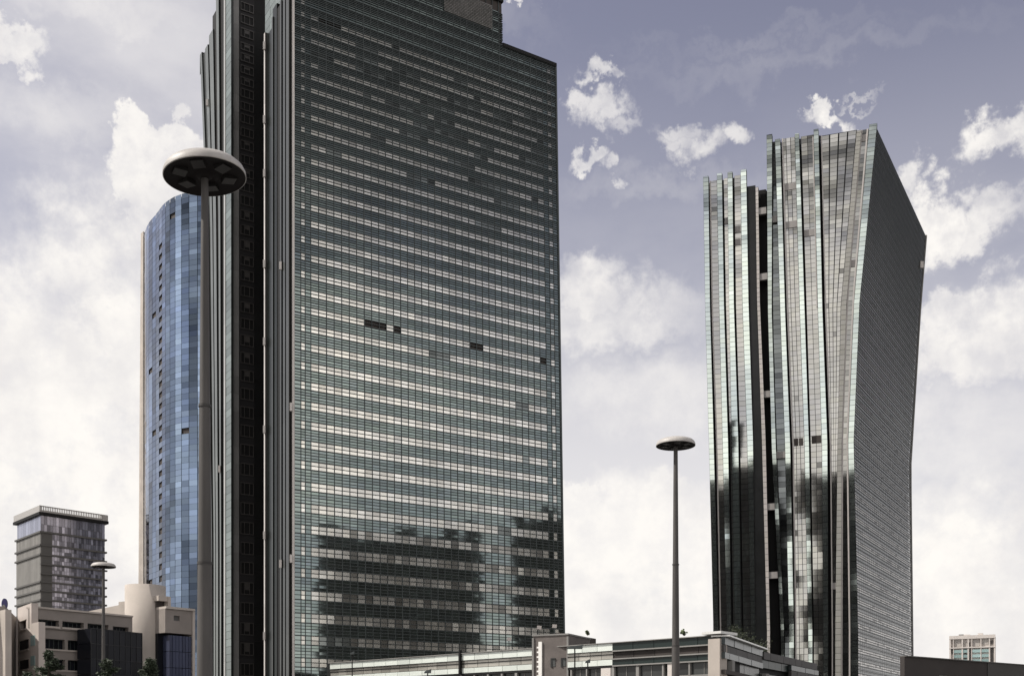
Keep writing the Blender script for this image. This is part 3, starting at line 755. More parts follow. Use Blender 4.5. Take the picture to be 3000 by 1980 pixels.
# top storey wall with openings
def wall_with_openings(mb, W, px0, px1, z0, z1_, opens, o0, o1, t=(1, 1, 1)):
    """opens: list of (pxa, pxb, za, zb) sorted by px, none overlapping in px"""
    cur = px0
    for (a, b, za, zb) in opens:
        if a > cur: W.rect(mb, cur, a, z0, z1_, o0, o1, t)
        if za > z0: W.rect(mb, a, b, z0, za, o0, o1, t)
        if zb < z1_: W.rect(mb, a, b, zb, z1_, o0, o1, t)
        cur = b
    if cur < px1: W.rect(mb, cur, px1, z0, z1_, o0, o1, t)
zB1 = z1(1828)
wall_with_openings(st, W1, 92, 385, z1(1838), zT, [(102, 170, z1(1829), z1(1811)), (180, 243, z1(1829), z1(1811)), (254, 315, z1(1829), z1(1811)), (328, 374, z1(1827), z1(1813))], -.9, .25)
zs2 = (z1(1866), z1(1896)); zs3 = (z1(1926), z1(1957))
wall_with_openings(st, W1, 114, 266, z1(1912), z1(1838)-.01, [(122, 190, zs2[1], zs2[0]), (199, 261, zs2[1], zs2[0])], -.9, 0)
wall_with_openings(st, W1, 114, 266, 0, z1(1912), [(122, 190, zs3[1], zs3[0]), (199, 261, zs3[1], zs3[0])], -.9, 0)
st.build('stone_wall', M_SHADED, beige)
sil = MB()
for (a, b) in ((100, 172), (178, 245), (252, 317)):
    W1.rect(sil, a, b, z1(1829)-.28, z1(1829), .25, .45); 
W1.rect(sil, 92, 385, zT, zT+.25, -1.5, .5)
for zz in (zs2[1], zs3[1]): W1.rect(sil, 116, 264, zz-.22, zz, 0, .18)
sil.build('sill', M_BEIGE, beige)
for (a, b, za, zb) in ((102, 170, 1829, 1811), (180, 243, 1829, 1811), (254, 315, 1829, 1811), (328, 374, 1827, 1813), (122, 190, 1896, 1866), (199, 261, 1896, 1866), (122, 190, 1957, 1926), (199, 261, 1957, 1926)):
    q = MB(); zz0, zz1 = z1(za), z1(zb)
    n_ = 5; sa, sb = W1.s_of(a), W1.s_of(b)
    for i in range(n_): W1.slab(q, sa+(sb-sa)*i/n_+.04, sa+(sb-sa)*(i+1)/n_-.04, zz0, zz1, -.7, -.6+random.gauss(0, .005), grey(random.uniform(.7, 1.5)))
    wo = q.build('window', M_NIGHT, beige)
    q = MB()
    for i in range(1, n_): W1.slab(q, sa+(sb-sa)*i/n_-.04, sa+(sb-sa)*i/n_+.04, zz0, zz1, -.6, -.5)
    W1.slab(q, sa, sb, zz1-.1, zz1, -.6, -.48)
    q.build('frame', M_MULL, wo)
# stair block facing the sun, in a lighter sunlit copy of the stone
Wl = Wall(pp(52, 166), pp(92, 159.5)); Wl2 = Wall(pp(92.2, 159.5), pp(113, 157.0))
bb = MB()
zz = lambda y: (HY-y)/F*163+EYE
wl = lambda a: a
wall_with_openings(bb, Wl, 52, 92, 0, zz(1786)+.6, [(58.5, 76.5, zz(1842), zz(1817))], -.9, 0)
Wl2.slab(bb, 0, Wl2.s_of(113), 0, zz(1833), -.9, 0)
bb.build('lit_wall', mat('beige_stone_sunlit', (0.50, 0.445, 0.41), .85, 0, 0, .35, .10, .1), beige)
for (a, b, ya, yb) in ((58.5, 76.5, 1842, 1817), (58.5, 84, 1903, 1875), (58.5, 84, 1960, 1933)):
    q = MB(); W_ = Wl; W_.rect(q, a, b, zz(ya), zz(yb), -1.0 if ya == 1842 else -.1, -.5 if ya == 1842 else .04); wo = q.build('window', M_NIGHT, beige)
    q = MB()
    W_.rect(q, a-.8, b+.8, zz(ya)-.18, zz(ya), -.1, .14); W_.rect(q, a-.8, b+.8, zz(yb), zz(yb)+.12, -.1, .1); q.build('frame', M_BEIGE, wo)
for (ya, yb) in ((1897, 1868), (1954, 1926)):
    q = MB(); Wl2.slab(q, -.25, Wl2.s_of(103), zz(ya), zz(yb), -.1, .06); q.build('corner_glass', M_AQUA, beige)
# far left wings
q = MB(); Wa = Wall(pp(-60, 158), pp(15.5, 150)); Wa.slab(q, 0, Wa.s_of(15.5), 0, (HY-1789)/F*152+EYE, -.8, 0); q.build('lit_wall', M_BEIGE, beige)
q = MB(); Wa = Wall(pp(15.5, 152), pp(52, 168)); Wa.slab(q, 0, Wa.s_of(52), 0, (HY-1790)/F*158+EYE, -6, 0); q.build('stone_wall', M_SHADED, beige)
# dark glass block
Wd = Wall(pp(266, 163.0), pp(416, 171))
q = MB(); zdt = Wd.z(266, 1839); nx = 9
for i in range(nx):
    for j in range(8):
        s_ = Wd.s_of(416)
        Wd.slab(q, s_*i/nx+.03, s_*(i+1)/nx-.03, zdt*j/8, zdt*(j+1)/8-.05, -3, .0+random.gauss(0, .01), grey(random.uniform(.7, 1.4)))
q.build('dark_glass_wall', M_NIGHT, beige)
q = MB(); s_ = Wd.s_of(416)
for i in range(nx+1): Wd.slab(q, s_*i/nx-.04, s_*i/nx+.04, 0, zdt, 0, .07)
for j in range(9): Wd.slab(q, 0, s_, zdt*j/8-.05, zdt*j/8+.03, 0, .09)
q.build('glazing_bars', mat('black_bars', (.012, .012, .014), .5), beige)
# round stair tower
cyl_c = Vector(pp(426, 180)); rcy = (485-368)/2/F*177
q = MB(); zc_ = (HY-1709)/F*177+EYE
q.lathe((cyl_c.x, cyl_c.y, 0), [(rcy, z) for z in (0, 8, 16, zc_)]+[(rcy, zc_), (rcy-.3, zc_+.01), (rcy-.3, zc_-.5), (0, zc_-.5)], 72); q.build('round_stair_tower', M_BEIGE, beige, True)
for p in q.f: pass
# stepped roofs behind
Wr = Wall(pp(240, 186), pp(370, 180))
q = MB(); a = Wr.s_of(245); b = Wr.s_of(352); c = Wr.s_of(372)
q.prism([Wr.P(a, 10, 0), Wr.P(b, 10, 0), Wr.P(b, 10, -8), Wr.P(a, 10, -8)], [Wr.P(a, (HY-1793)/F*186+EYE, 0), Wr.P(b, (HY-1771)/F*181+EYE, 0), Wr.P(b, (HY-1771)/F*181+EYE, -8), Wr.P(a, (HY-1793)/F*186+EYE, -8)])
Wr.slab(q, b, c, 10, (HY-1762)/F*180.5+EYE, -8, .3); q.build('stepped_roof', M_BEIGE, beige)
# right part with plant box
Wb = Wall(pp(484, 176), pp(570, 180))
q = MB(); zb3 = Wb.z(500, 1783)
wall_with_openings(q, Wb, 484, 566, Wb.z(500, 1853), zb3, [(509, 526, Wb.z(500, 1816), Wb.z(500, 1801))], -8, 0); q.build('stone_wall', M_SHADED, beige)
q = MB(); Wb.rect(q, 509, 526, Wb.z(500, 1816), Wb.z(500, 1801), -.5, -.3); q.build('vent_panel', M_PIER, beige)
q = MB(); Wb.rect(q, 484, 569, zb3, zb3+.35, -8, .3); Wb.rect(q, 563, 570, 0, zb3, -3, .15)
Wb.rect(q, 480, 513, Wb.z(500, 1758), Wb.z(500, 1743), -6, -1.5); Wb.rect(q, 507, 515, zb3+.3, Wb.z(500, 1744), -3, -1.4)
q.build('stone_trim', M_BEIGE, beige)
q = MB(); Wb.rect(q, 484, 508, zb3, Wb.z(500, 1758), -6, -2.5); q.build('plant_recess', M_BROWN, beige)
q = MB(); nx = 7; sa, sb = Wb.s_of(497), Wb.s_of(563)
for i in range(nx):
    for j in range(7):
        zt_ = Wb.z(500, 1858)
        Wb.slab(q, sa+(sb-sa)*i/nx+.04, sa+(sb-sa)*(i+1)/nx-.04, zt_*j/7, zt_*(j+1)/7-.08, -2, -.1+random.gauss(0, .01), grey(random.uniform(.85, 1.15)))
q.build('blue_glass_wall', mat('dusk_blue_glass', (.065, .075, .125), .2, .3), beige)
q = MB(); Wb.rect(q, 484, 566, 0, Wb.z(500, 1853), -7.9, -2.1); q.build('inner_wall', M_NIGHT, beige)

# ================================================================== podium building
podium = thing('podium_building', 'low shopping podium with pale mint and grey glass bands, in front of both towers', 'building', (10, 140, 0))
Cn = Vector(pp(2112, 120)); ZP = (HY-1855)/F*120+EYE
Pl = Vector(pp(968, 11.1*3300/222)); PM = Wall(Pl, Cn)
zrow = [ZP, ZP-.22, 10.45+.9, 10.0, 9.2+.95, 0]
def rowz(y, px=1560): return PM.z(px, y)
r_top, r1, r2, r3, r4 = rowz(1900), rowz(1921), rowz(1944), rowz(1961), rowz(1992)
s_mid0, s_mid1 = PM.s_of(1560), PM.s_of(1664); s_dk = PM.s_of(1796); s_end = (Cn-Pl).length

def band_row(name, m, t0, t1, z0, z1_, w, off, tilt=.01, tv=(.88, 1.08), gap=.03):
    q = MB(); n_ = max(1, round((t1-t0)/w))
    for i in range(n_):
        v = random.uniform(*tv); tt = random.gauss(0, tilt)
        PM.slab(q, t0+(t1-t0)*i/n_+gap, t0+(t1-t0)*(i+1)/n_-gap, z0+.03, z1_-.03, off-.3, off+tt, grey(v))
    return q.build(name, m, podium)
M_BGR = mat('beige_grey_glass', (.40, .385, .35), .2, .3, 0, .2, .12)
for (t0, t1) in ((0, s_mid0), (s_mid1, s_dk)):
    band_row('mint_band', M_MINT, t0, t1, r1, r_top, 2.4, .10); band_row('glass_band', M_BGR, t0, t1, r2, r1, 1.9, 0, tv=(.7, 1.1)); band_row('mint_band', M_MINT, t0, t1, r3, r2, 2.4, .10)
    q = MB(); PM.slab(q, t0, t1, r1+(r2-r1)*.42-.06, r1+(r2-r1)*.42+.06, -.1, .08); PM.slab(q, t0, t1, r1-.06, r1+.02, -.1, .16); PM.slab(q, t0, t1, r3-.25, r3-.02, -.1, .05)
    q.build('band_trim', M_ESTONE, podium)
M_DT = mat('dark_teal_panel', (.018, .028, .027), .3, .0, spec=.25)
band_row('dark_band', M_DT, s_dk, s_end, rowz(1922), r_top, 3.2, .05); band_row('brown_band', M_BROWN, s_dk, s_end, rowz(1944), rowz(1922), 3.2, -.1, tv=(.5, .8)); band_row('dark_band', M_DT, s_dk, s_end, rowz(1962), rowz(1944), 3.2, .05)
q = MB()
for y in (1922, 1944): PM.slab(q, s_dk, s_end, rowz(y)-.07, rowz(y)+.07, -.1, .25)
PM.slab(q, s_dk, s_end, rowz(1962)-.1, rowz(1962)+.05, -.1, .2); PM.slab(q, s_dk, s_end, rowz(2001)-.1, rowz(2001)+.12, -.1, .3)
q.build('light_rails', M_CONC, podium)
q = MB(); PM.slab(q, -.1, s_end+.3, r_top, r_top+.09, -1.5, .3); q.build('roof_edge', M_CONC, podium)
def window_row(t0, t1, z0, z1_, w, wide=False):
    n_ = max(1, round((t1-t0)/w))
    for i in range(n_):
        a = t0+(t1-t0)*i/n_; b = t0+(t1-t0)*(i+1)/n_
        q = MB(); PM.slab(q, a+.12, b-.12, z0, z1_, -.45, -.3, grey(random.uniform(.7, 1.6)))
        wo = q.build('window', M_DARK, podium)
        q = MB(); hw = random.choice((.10, .14, .2)); PM.slab(q, a-hw, a+hw, z0, z1_, -.4, .05); PM.slab(q, a, b, z0-.06, z0+.04, -.3, 0)
        PM.slab(q, (a+b)/2-.03, (a+b)/2+.03, z0, z1_, -.3, -.24); q.build('frame', M_CONC, wo)
window_row(s_dk, s_end-.5, rowz(2001)+.15, rowz(1962)-.12, 3.3)
window_row(s_mid1+.5, s_dk-1.5, 6.9, r3-.27, 2.6)
window_row(.5, s_mid0-.3, 7.0, r3-.27, 2.5)
# lower stripes and a lighter panel
q = MB(); PM.slab(q, PM.s_of(1762), PM.s_of(1790), 6.5, r3-.27, -.3, .1); q.build('pale_panel', M_WHITE, podium); q = MB(); PM.slab(q, PM.s_of(1957), PM.s_of(1973), rowz(2000), rowz(1962)-.1, -.3, .1); q.build('pale_panel', M_WHITE, podium)
q = MB(); PM.slab(q, 0, s_end, 4.4, 5.6, -.5, .1); PM.slab(q, 0, s_end, 2.4, 3.3, -.5, .1); q.build('lower_band', M_CONC, podium)
# dark vertical joint on the left section
q = MB(); t = PM.s_of(1352); PM.slab(q, t-.12, t+.16, r3, r_top+.5, .05, .45); q.build('downpipe', M_BLACK, podium)
q = MB(); t = PM.s_of(970); PM.slab(q, t-1.0, t, 0, r_top+.1, -6, -.1); q.build('end_wall', M_DARK, podium)
# corner column and cap
q = MB(); PM.slab(q, s_end-1.25, s_end+.2, 0, r_top-.35, -.9, .55); q.build('corner_column', M_BEIGE, podium)
q = MB(); PM.slab(q, s_end-1.9, s_end+.5, r_top+.15, r_top+.42, -2.5, .8); q.build('column_cap', M_LALU, podium)
# right return wing
Cr = Vector(pp(2124, 119.5)); PR = Wall(Cr, pp(2236, 137.6))
zr0 = r_top
def prow(name, m, W, t0, t1, za, zb, w, off, tv=(.85, 1.1)):
    q = MB(); n_ = max(1, round((t1-t0)/w))
    for i in range(n_): W.slab(q, t0+(t1-t0)*i/n_+.03, t0+(t1-t0)*(i+1)/n_-.03, za, zb, off-.4, off+random.gauss(0, .01), grey(random.uniform(*tv)))
    return q.build(name, m, podium)
LR = (PR.p1-PR.p0).length
M_BG2 = mat('slate_glass', (.05, .062, .066), .25, .1)
PL = Wall(PR.at(LR), pp(2392, 160)); LL = (PL.p1-PL.p0).length
M_BGP = mat('brown_grey_panel', (.050, .046, .045), .6)
prow('glass_band', M_BG2, PR, 0, LR, 11.62, 12.42, 2.2, 0); q = MB(); PR.slab(q, 0, LR+.3, zr0-.14, zr0+.02, -1.5, .5); q.build('return_roof_edge', M_LALU, podium)
prow('brown_band', M_BGP, PR, 0, LR, 10.85, 11.55, 3, -.1); prow('glass_band', M_BG2, PR, 0, LR, 10.15, 10.8, 2.2, 0)
foot = [PM.at(.3, -.6), PM.at(s_end, -.6)+Vector((.3, .8)), PR.at(LR, -.7), Vector((14, 185)), Vector((-20, 190))]
q = MB(); q.prism([(*p, 0) for p in foot], [(*p, r_top-.05) for p in foot]); q.build('podium_body', M_ESTONE, podium)
foot = [PL.at(0, -.7), PL.at(LL, -.7), PL.at(LL, -.7)+Vector((-10, 14)), PL.at(0, -.7)+Vector((-12, 20))]
q = MB(); q.prism([(*p, 0) for p in foot], [(*p, 12.1) for p in foot]); q.build('return_body', M_ESTONE, podium)
prow('brown_band', MATS['brown_grey_panel'], PL, 0, LL, 11.3, 12.2, 3, .1); prow('dark_band', M_DT, PL, 0, LL*.45, 10.3, 11.25, 3, -.2); prow('glass_band', M_BG2, PL, LL*.45, LL, 10.55, 11.2, 2.2, .3); prow('brown_band', MATS['brown_grey_panel'], PL, LL*.45, LL, 9.7, 10.5, 3, .3)
prow('window_row', M_DARK, PR, .5, LR, 9.0, 10.1, 2.6, -.5, (.6, 1.6)); prow('window_row', M_DARK, PL, 0, LL*.9, 8.2, 9.6, 2.6, -.4, (.6, 1.6))
q = MB(); PR.slab(q, 3.0, 4.2, 8.9, 10.1, -.4, .1); q.build('pale_panel', M_CONC, podium); q = MB(); PL.slab(q, .8, 2.2, 5, 9.6, -.4, .1); q.build('pale_panel', M_CONC, podium)
q = MB(); PR.slab(q, 0, LR, 8.5, 8.95, -.6, .1); q.build('lower_band', M_BROWN, podium)
# brown stair block with white light strip
blockw = Wall(pp(1562, 136.5), pp(1664, 134.5))
stair = thing('brown_stair_block', 'brown grey blank stair block with a white vertical ladder strip, rising out of the podium', 'building block', (*blockw.at(3), 0))
LB = (blockw.p1-blockw.p0).length; zsb = blockw.z(1610, 1861)
q = MB(); blockw.slab(q, 0, LB, 0, zsb, -7, 0); q.build('block_wall', mat('brown_render', (.15, .132, .124), .85, 0, 0, .8, .2, .2), stair)
q = MB(); blockw.slab(q, -.1, LB+.1, zsb, zsb+.18, -7.1, .12); blockw.slab(q, -.08, .14, 0, zsb-.2, .01, .16); blockw.slab(q, LB-.12, LB+.1, 0, zsb-.2, .01, .16); q.build('edge_trim', M_CONC, stair)
q = MB(); a, b = blockw.s_of(1579), blockw.s_of(1589); blockw.slab(q, a, b, 0, zsb-.7, .02, .18)
nrg = 22
for i in range(nrg): blockw.slab(q, a-.24, a, .4+(zsb-1.3)*i/nrg, .6+(zsb-1.3)*i/nrg, .02, .12)
q.build('white_ladder_strip', mat('bright_white_paint', (.88, .87, .84), .5), stair)
for px in (1614, 1644):
    q = MB(); a = blockw.s_of(px); zz_ = blockw.z(1614, 1954); blockw.slab(q, a, a+.22, zz_, zz_+1.1, .01, .1); blockw.slab(q, a+.22, a+.62, zz_+.95, zz_+1.1, .01, .14); blockw.slab(q, a+.22, a+.6, zz_+.1, zz_+.95, .01, .05, grey(3)); q.build('window', M_DARK, stair)
# dark sloping roof behind the podium
dr = thing('dark_sloping_roof', 'small dark roof wedge sloping down behind the podium, right of the brown stair block', 'roof', (*pp(1700, 160), 0))
q = MB(); Wq = Wall(pp(1640, 158), pp(1746, 160)); a, b = 0, Wq.s_of(1746); m_ = Wq.s_of(1690)
q.prism([Wq.P(a, 0, 0), Wq.P(b, 0, 0), Wq.P(b, 0, -10), Wq.P(a, 0, -10)], [Wq.P(a, Wq.z(1660, 1852), 0), Wq.P(b, Wq.z(1746, 1870), 0), Wq.P(b, Wq.z(1746, 1870), -10), Wq.P(a, Wq.z(1660, 1852), -10)])
q.build('roof_wedge', M_BROWN, dr)

# ================================================================== dark building lower right, and far apartment house
dkb = thing('dark_brown_building', 'plain dark brown flat topped structure at the lower right edge of the picture', 'building', (*pp(2800, 60), 0))
Wk = Wall(pp(2650, 57), pp(3100, 66.3))
q = MB(); zk_ = Wk.z(2650, 1922); sA = Wk.s_of(2892)
wall_with_openings(q, Wk, 2650, 2892, 0, zk_, [(2752, 2870, Wk.z(2760, 2010), Wk.z(2760, 1976))], -.25, 0); q.build('dark_wall', mat('dark_umber_panel', (.034, .028, .026), .75, 0, 0, .6, .2, .1), dkb)
q = MB(); Wk.rect(q, 2892, 3100, 0, zk_, -.25, .05); q.build('grey_wall', mat('grey_brown_panel', (.060, .057, .054), .8, 0, 0, .5, .15), dkb)
q = MB(); Wk.rect(q, 2650, 3100, zk_, zk_+.05, -.3, .1); q.build('roof_trim', M_PIER, dkb)
q = MB(); Wk.rect(q, 2752, 2870, Wk.z(2760, 2010), Wk.z(2760, 1976), -.24, -.12); q.build('pale_strip', M_CONC, dkb)
q = MB(); fp = [Wk.P(.4, 0, -.3), Wk.P(Wk.s_of(3090), 0, -.3), Wk.P(Wk.s_of(3090), 0, -.3)+Vector((3, 6, 0)), Wk.P(.4, 0, -.3)+Vector((2.8, 6.5, 0))]
q.prism(fp, [p+Vector((0, 0, zk_-.1)) for p in fp]); q.build('building_body', M_BROWN, dkb)

apt = thing('apartment_building', 'pale far apartment house with arched top storey and aqua balconies, low at the right', 'building', (*pp(2853, 700), 0))
AW = Wall(pp(2781, 700), pp(2916, 688.5))
la = (AW.p1-AW.p0).length; az = lambda y: (HY-y)/F*700+EYE
q = MB(); AW.slab(q, .3, la-.3, 0, az(1866), -12, -1.4); q.build('house_body', M_WHITE, apt)
q = MB()
for (a, b) in ((0, .035), (.085, .10), (.27, .30), (.40, .43), (.485, .5), (.68, .70), (.86, .885), (.97, 1.0)):
    AW.slab(q, la*a, la*b, 0, az(1868), -1.4, .0)
AW.slab(q, 0, la, az(1872), az(1862), -1.4, .2); AW.slab(q, .2*la, .45*la, az(1862), az(1859), -6, -1); AW.slab(q, 0, la, az(1899), az(1896), -1.4, .3)
q.build('pale_frame', M_WHITE, apt)
q = MB()
for j in range(14):
    zt_ = az(1899)-1-j*3.0*1.0
    for (a, b) in ((.10, .27), (.30, .40), (.5, .68), (.70, .86)):
        AW.slab(q, la*a, la*b, zt_-1.8, zt_, -1.3, -.2, grey(random.uniform(.7, 1.2)))
q.build('balcony_glass', M_AQUA, apt)
q = MB()
for (a, b, y0, y1) in ((.02, .04, 1866, 1882), (.11, .25, 1874, 1894), (.31, .39, 1880, 1895), (.43, .46, 1882, 1894), (.52, .66, 1875, 1894), (.72, .85, 1874, 1890), (.90, .95, 1878, 1890), (.03, .08, 1894, 1915), (.33, .38, 1900, 1960), (.44, .47, 1900, 1960), (.90, .96, 1900, 1960)):
    v = 1 if b-a < .08 else 4.5
    AW.slab(q, la*a, la*b, az(y1), az(y0), -1.35, -1.1, grey(v))
q.build('windows', mat('far_window', (.09, .085, .08), .4), apt)
q = MB(); AW.slab(q, .21*la, .31*la, az(1862), az(1858), -4, -.9); q.build('roof_hut', M_CONC, apt)
q = MB(); AW.slab(q, .62*la, .73*la, az(1862), az(1856.5), -5, -1.2); q.build('roof_plant', M_WHITE, apt)

# ================================================================== street lamps
def street_lamp(px, disc_w, yc, label, base_w, top_w, tip=0.0):
    d = F*3.2/disc_w; x = (px-CX)/F*d; zd = (HY-yc)/F*d+EYE
    t = thing('street_lamp', label, 'street lamp', (x, d, 0), 'tall disc topped street lamps')
    def turn(q):          # the head of the nearest lamp hangs slightly out of level
        c_, s_ = math.cos(R(tip)), math.sin(R(tip))
        q.v = [(x+(a-x)*c_-(z-zd)*s_, b, zd+(a-x)*s_+(z-zd)*c_) for a, b, z in q.v]
    r0, r1 = base_w/F*d/2, top_w/F*d/2
    segs = [0, zd*.16, zd*.36, zd*.62, zd-.1]
    q = MB(); q.lathe((x, d, 0), [(r0+.22, 0), (r0+.22, .06)], 28); q.lathe((x, d, 0), [(r0+.22, .06), (r0, .061)], 28)
    for i in range(len(segs)-1):
        f0, f1 = segs[i]/zd, segs[i+1]/zd; e = .012*(3-i)
        q.lathe((x, d, 0), [(r0+(r1-r0)*f0+e, segs[i]), (r0+(r1-r0)*f1+e, segs[i+1])], 28, grey((.78, 1.1, .95, 1.0)[i]))
        if i:
            rr_ = r0+(r1-r0)*f0+.045
            q.lathe((x, d, 0), [(rr_, segs[i]-.05), (rr_, segs[i]+.05)], 28, grey(.6)); q.lathe((x, d, 0), [(rr_, segs[i]+.05), (r0+(r1-r0)*f0, segs[i]+.06)], 28, grey(.6))
    q.build('pole', M_POLE, t, True)
    q = MB(); q.lathe((x, d, zd), [(0, .58), (.7, .56), (1.1, .50), (1.38, .40), (1.52, .27), (1.59, .12), (1.6, 0), (1.6, -.02), (1.57, -.03)], 96); turn(q); q.build('canopy', M_RIM, t, True)
    q = MB(); q.lathe((x, d, zd), [(1.57, -.03), (1.54, .02), (.9, .10), (.35, .10), (.3, -.02), (r1+.02, -.10), (0, -.10)], 96); turn(q); q.build('underside', M_UNDER, t, True)
    for k in range(6):
        a = R(90+60*k); ux, uy = math.cos(a), math.sin(a); vx, vy = -uy, ux
        q = MB(); P = []
        for (zz_, lo) in ((.0, 0), (.12, 1)):
            for (m_, n_) in ((.72, -.24), (1.22, -.24), (1.22, .24), (.72, .24)):
                zt_ = zd+zz_-(.10*(1.22-m_) if not lo else 0)
                P.append((x+ux*m_+vx*n_, d+uy*m_+vy*n_, zt_))
        q.hexa(P); turn(q); q.build('floodlight', M_FLOOD, t)
street_lamp(600, 238, 517, 'largest and nearest disc topped street lamp, in front of the blue tower', 47, 20, 4.5)
street_lamp(1979.5, 115, 1305, 'middle sized disc topped street lamp standing alone before the sky between the skyscrapers', 25, 12)
street_lamp(303, 70, 1660, 'smallest disc topped street lamp, in front of the beige stone building', 12, 8)

def small_lamp(px, d, ytop, label, twin=False, arm=.8):
    x = (px-CX)/F*d; zt_ = (HY-ytop)/F*d+EYE
    t = thing('lamp_post', label, 'lamp post', (x, d, 0), 'small lamp posts by the podium')
    q = MB(); q.lathe((x, d, 0), [(.10, 0), (.08, zt_*.5), (.06, zt_), (0, zt_)], 10); q.build('pole', M_BLACK, t)
    q = MB()
    q.hexa([(x-arm, d-.2, zt_-.12), (x+arm*.9, d-.2, zt_-.12), (x+arm*.9, d+.2, zt_-.12), (x-arm, d+.2, zt_-.12), (x-arm*.8, d-.15, zt_+.06), (x+arm, d-.15, zt_+.28), (x+arm, d+.15, zt_+.28), (x-arm*.8, d+.15, zt_+.06)])
    q.build('lamp_head', M_MULL, t)
small_lamp(1684, 108, 1896, 'small black lamp post with a flat head, right of the brown stair block')
small_lamp(1722, 109, 1937, 'short dark lamp post with a stubby head in front of the mint band', arm=.25)
small_lamp(1032, 150, 1913, 'thin lamp post rising above the left end of the podium roof', arm=.25)
small_lamp(1253, 110, 1967, 'lamp post whose head only just shows at the bottom edge below the big tower', arm=.35)

# roof equipment near the stair block
def dish(px, py, d, label):
    x = (px-CX)/F*d; z = (HY-py)/F*d+EYE
    t = thing('roof_floodlight', label, 'floodlight', (x, d, 0), 'white lights on the podium roof')
    q = MB(); q.box(x-.05, x+.05, d-.05, d+.05, 0, z); q.build('pole', M_MULL, t)
    q = MB(); q.prism([(x-.32, d-.25, z), (x+.24, d-.25, z-.05), (x+.32, d+.2, z), (x-.28, d+.2, z)], [(x-.18, d-.3, z+.42), (x+.34, d-.3, z+.36), (x+.3, d+.15, z+.42), (x-.2, d+.15, z+.46)]); q.build('lamp_head', M_WHITE, t)
dish(1579, 1842, 141, 'white floodlight on a thin mast above the left edge of the brown stair block')
dish(1624, 1838, 141, 'white floodlight on a thin mast above the middle of the brown stair block')
dish(1491, 1876, 146, 'grey lights on a mast over the podium roof, left of the stair block')

# round dark blue sign at the left edge
sg = thing('round_roof_sign', 'small dark blue oval sign on the roof at the far left edge', 'sign', (*pp(12, 200), 0))
x, d = pp(12.5, 200); z = (HY-1768)/F*200+EYE
q = MB(); n_ = 28; ring = [(x+.5*math.cos(2*math.pi*k/n_), z+.98*math.sin(2*math.pi*k/n_)) for k in range(n_)]
q.prism([(a, d, b) for a, b in ring], [(a, d+.35, b) for a, b in ring]); q.build('sign_face', M_SIGNB, sg)
q = MB(); ring = [(x-.1+.30*math.cos(2*math.pi*k/n_), z-.5+.36*math.sin(2*math.pi*k/n_)) for k in range(n_)]
q.prism([(a, d-.04, b) for a, b in ring], [(a, d, b) for a, b in ring]); q.build('pale_mark', M_CONC, sg)
q = MB(); q.box(x-.08, x+.08, d+.1, d+.3, 0, z-.8); q.build('pole', M_PIER, sg)

# ================================================================== trees
def conifer(px, ytop, d, width, label, leaves=2600, seed=1, group='dark conifers in front of the beige building'):
    leaves *= 4
    rnd = random.Random(seed); x = (px-CX)/F*d; H = (HY-ytop)/F*d+EYE
    t = thing('conifer_tree', label, 'tree', (x, d, 0), group)
    q = MB(); q.lathe((x, d, 0), [(.22, 0), (.16, H*.4), (.05, H*.9), (0, H*.97)], 8)
    limbs = []
    for k in range(60):
        h = H*(.12+.85*(k/60)); L_ = width*1.25*(1-(k/60))**.62*rnd.uniform(.7, 1.15)+.15; a = rnd.uniform(0, 6.283)
        tip = Vector((x+math.cos(a)*L_, d+math.sin(a)*L_, h+L_*rnd.uniform(-.15, .3))); b0 = Vector((x, d, h)); limbs.append((b0, tip))
        s_ = Vector((-math.sin(a), math.cos(a), 0))*.03; u_ = Vector((0, 0, .03))
        q.prism([b0-s_-u_, b0+s_-u_, b0+s_+u_, b0-s_+u_], [tip-s_*.3-u_*.3, tip+s_*.3-u_*.3, tip+s_*.3+u_*.3, tip-s_*.3+u_*.3])
    q.build('trunk', M_BARK, t)
    q = MB()
    for i in range(leaves):
        b0, tip = rnd.choice(limbs); f = rnd.uniform(.15, 1.05); c = b0+(tip-b0)*f
        c += Vector((rnd.gauss(0, .13), rnd.gauss(0, .13), rnd.gauss(0, .09)))
        e = Vector((rnd.uniform(-1, 1), rnd.uniform(-1, 1), rnd.uniform(-.5, .6))).normalized()*rnd.uniform(.18, .38)
        w = Vector((rnd.uniform(-1, 1), rnd.uniform(-1, 1), rnd.uniform(-1, 1))).normalized()*rnd.uniform(.05, .11)
        v = rnd.uniform(.5, 1.5); q.quad(c-w, c+w, c+e+w*.5, c+e-w*.5, (v, v*rnd.uniform(.9, 1.1), v*.9))
    q.build('foliage', M_LEAF, t)
conifer(142, 1898, 118, 2.6, 'widest dark conifer, in front of the strip windows at the left', 3800, 3)
conifer(318, 1925, 118, 1.9, 'dark conifer at the foot of the smallest street lamp', 2600, 5)
conifer(436, 1922, 118, 1.9, 'dark conifer in front of the round stair tower', 2600, 8)
conifer(80, 1962, 118, 1.0, 'tip of a small conifer at the foot of the lit beige wall', 900, 11)
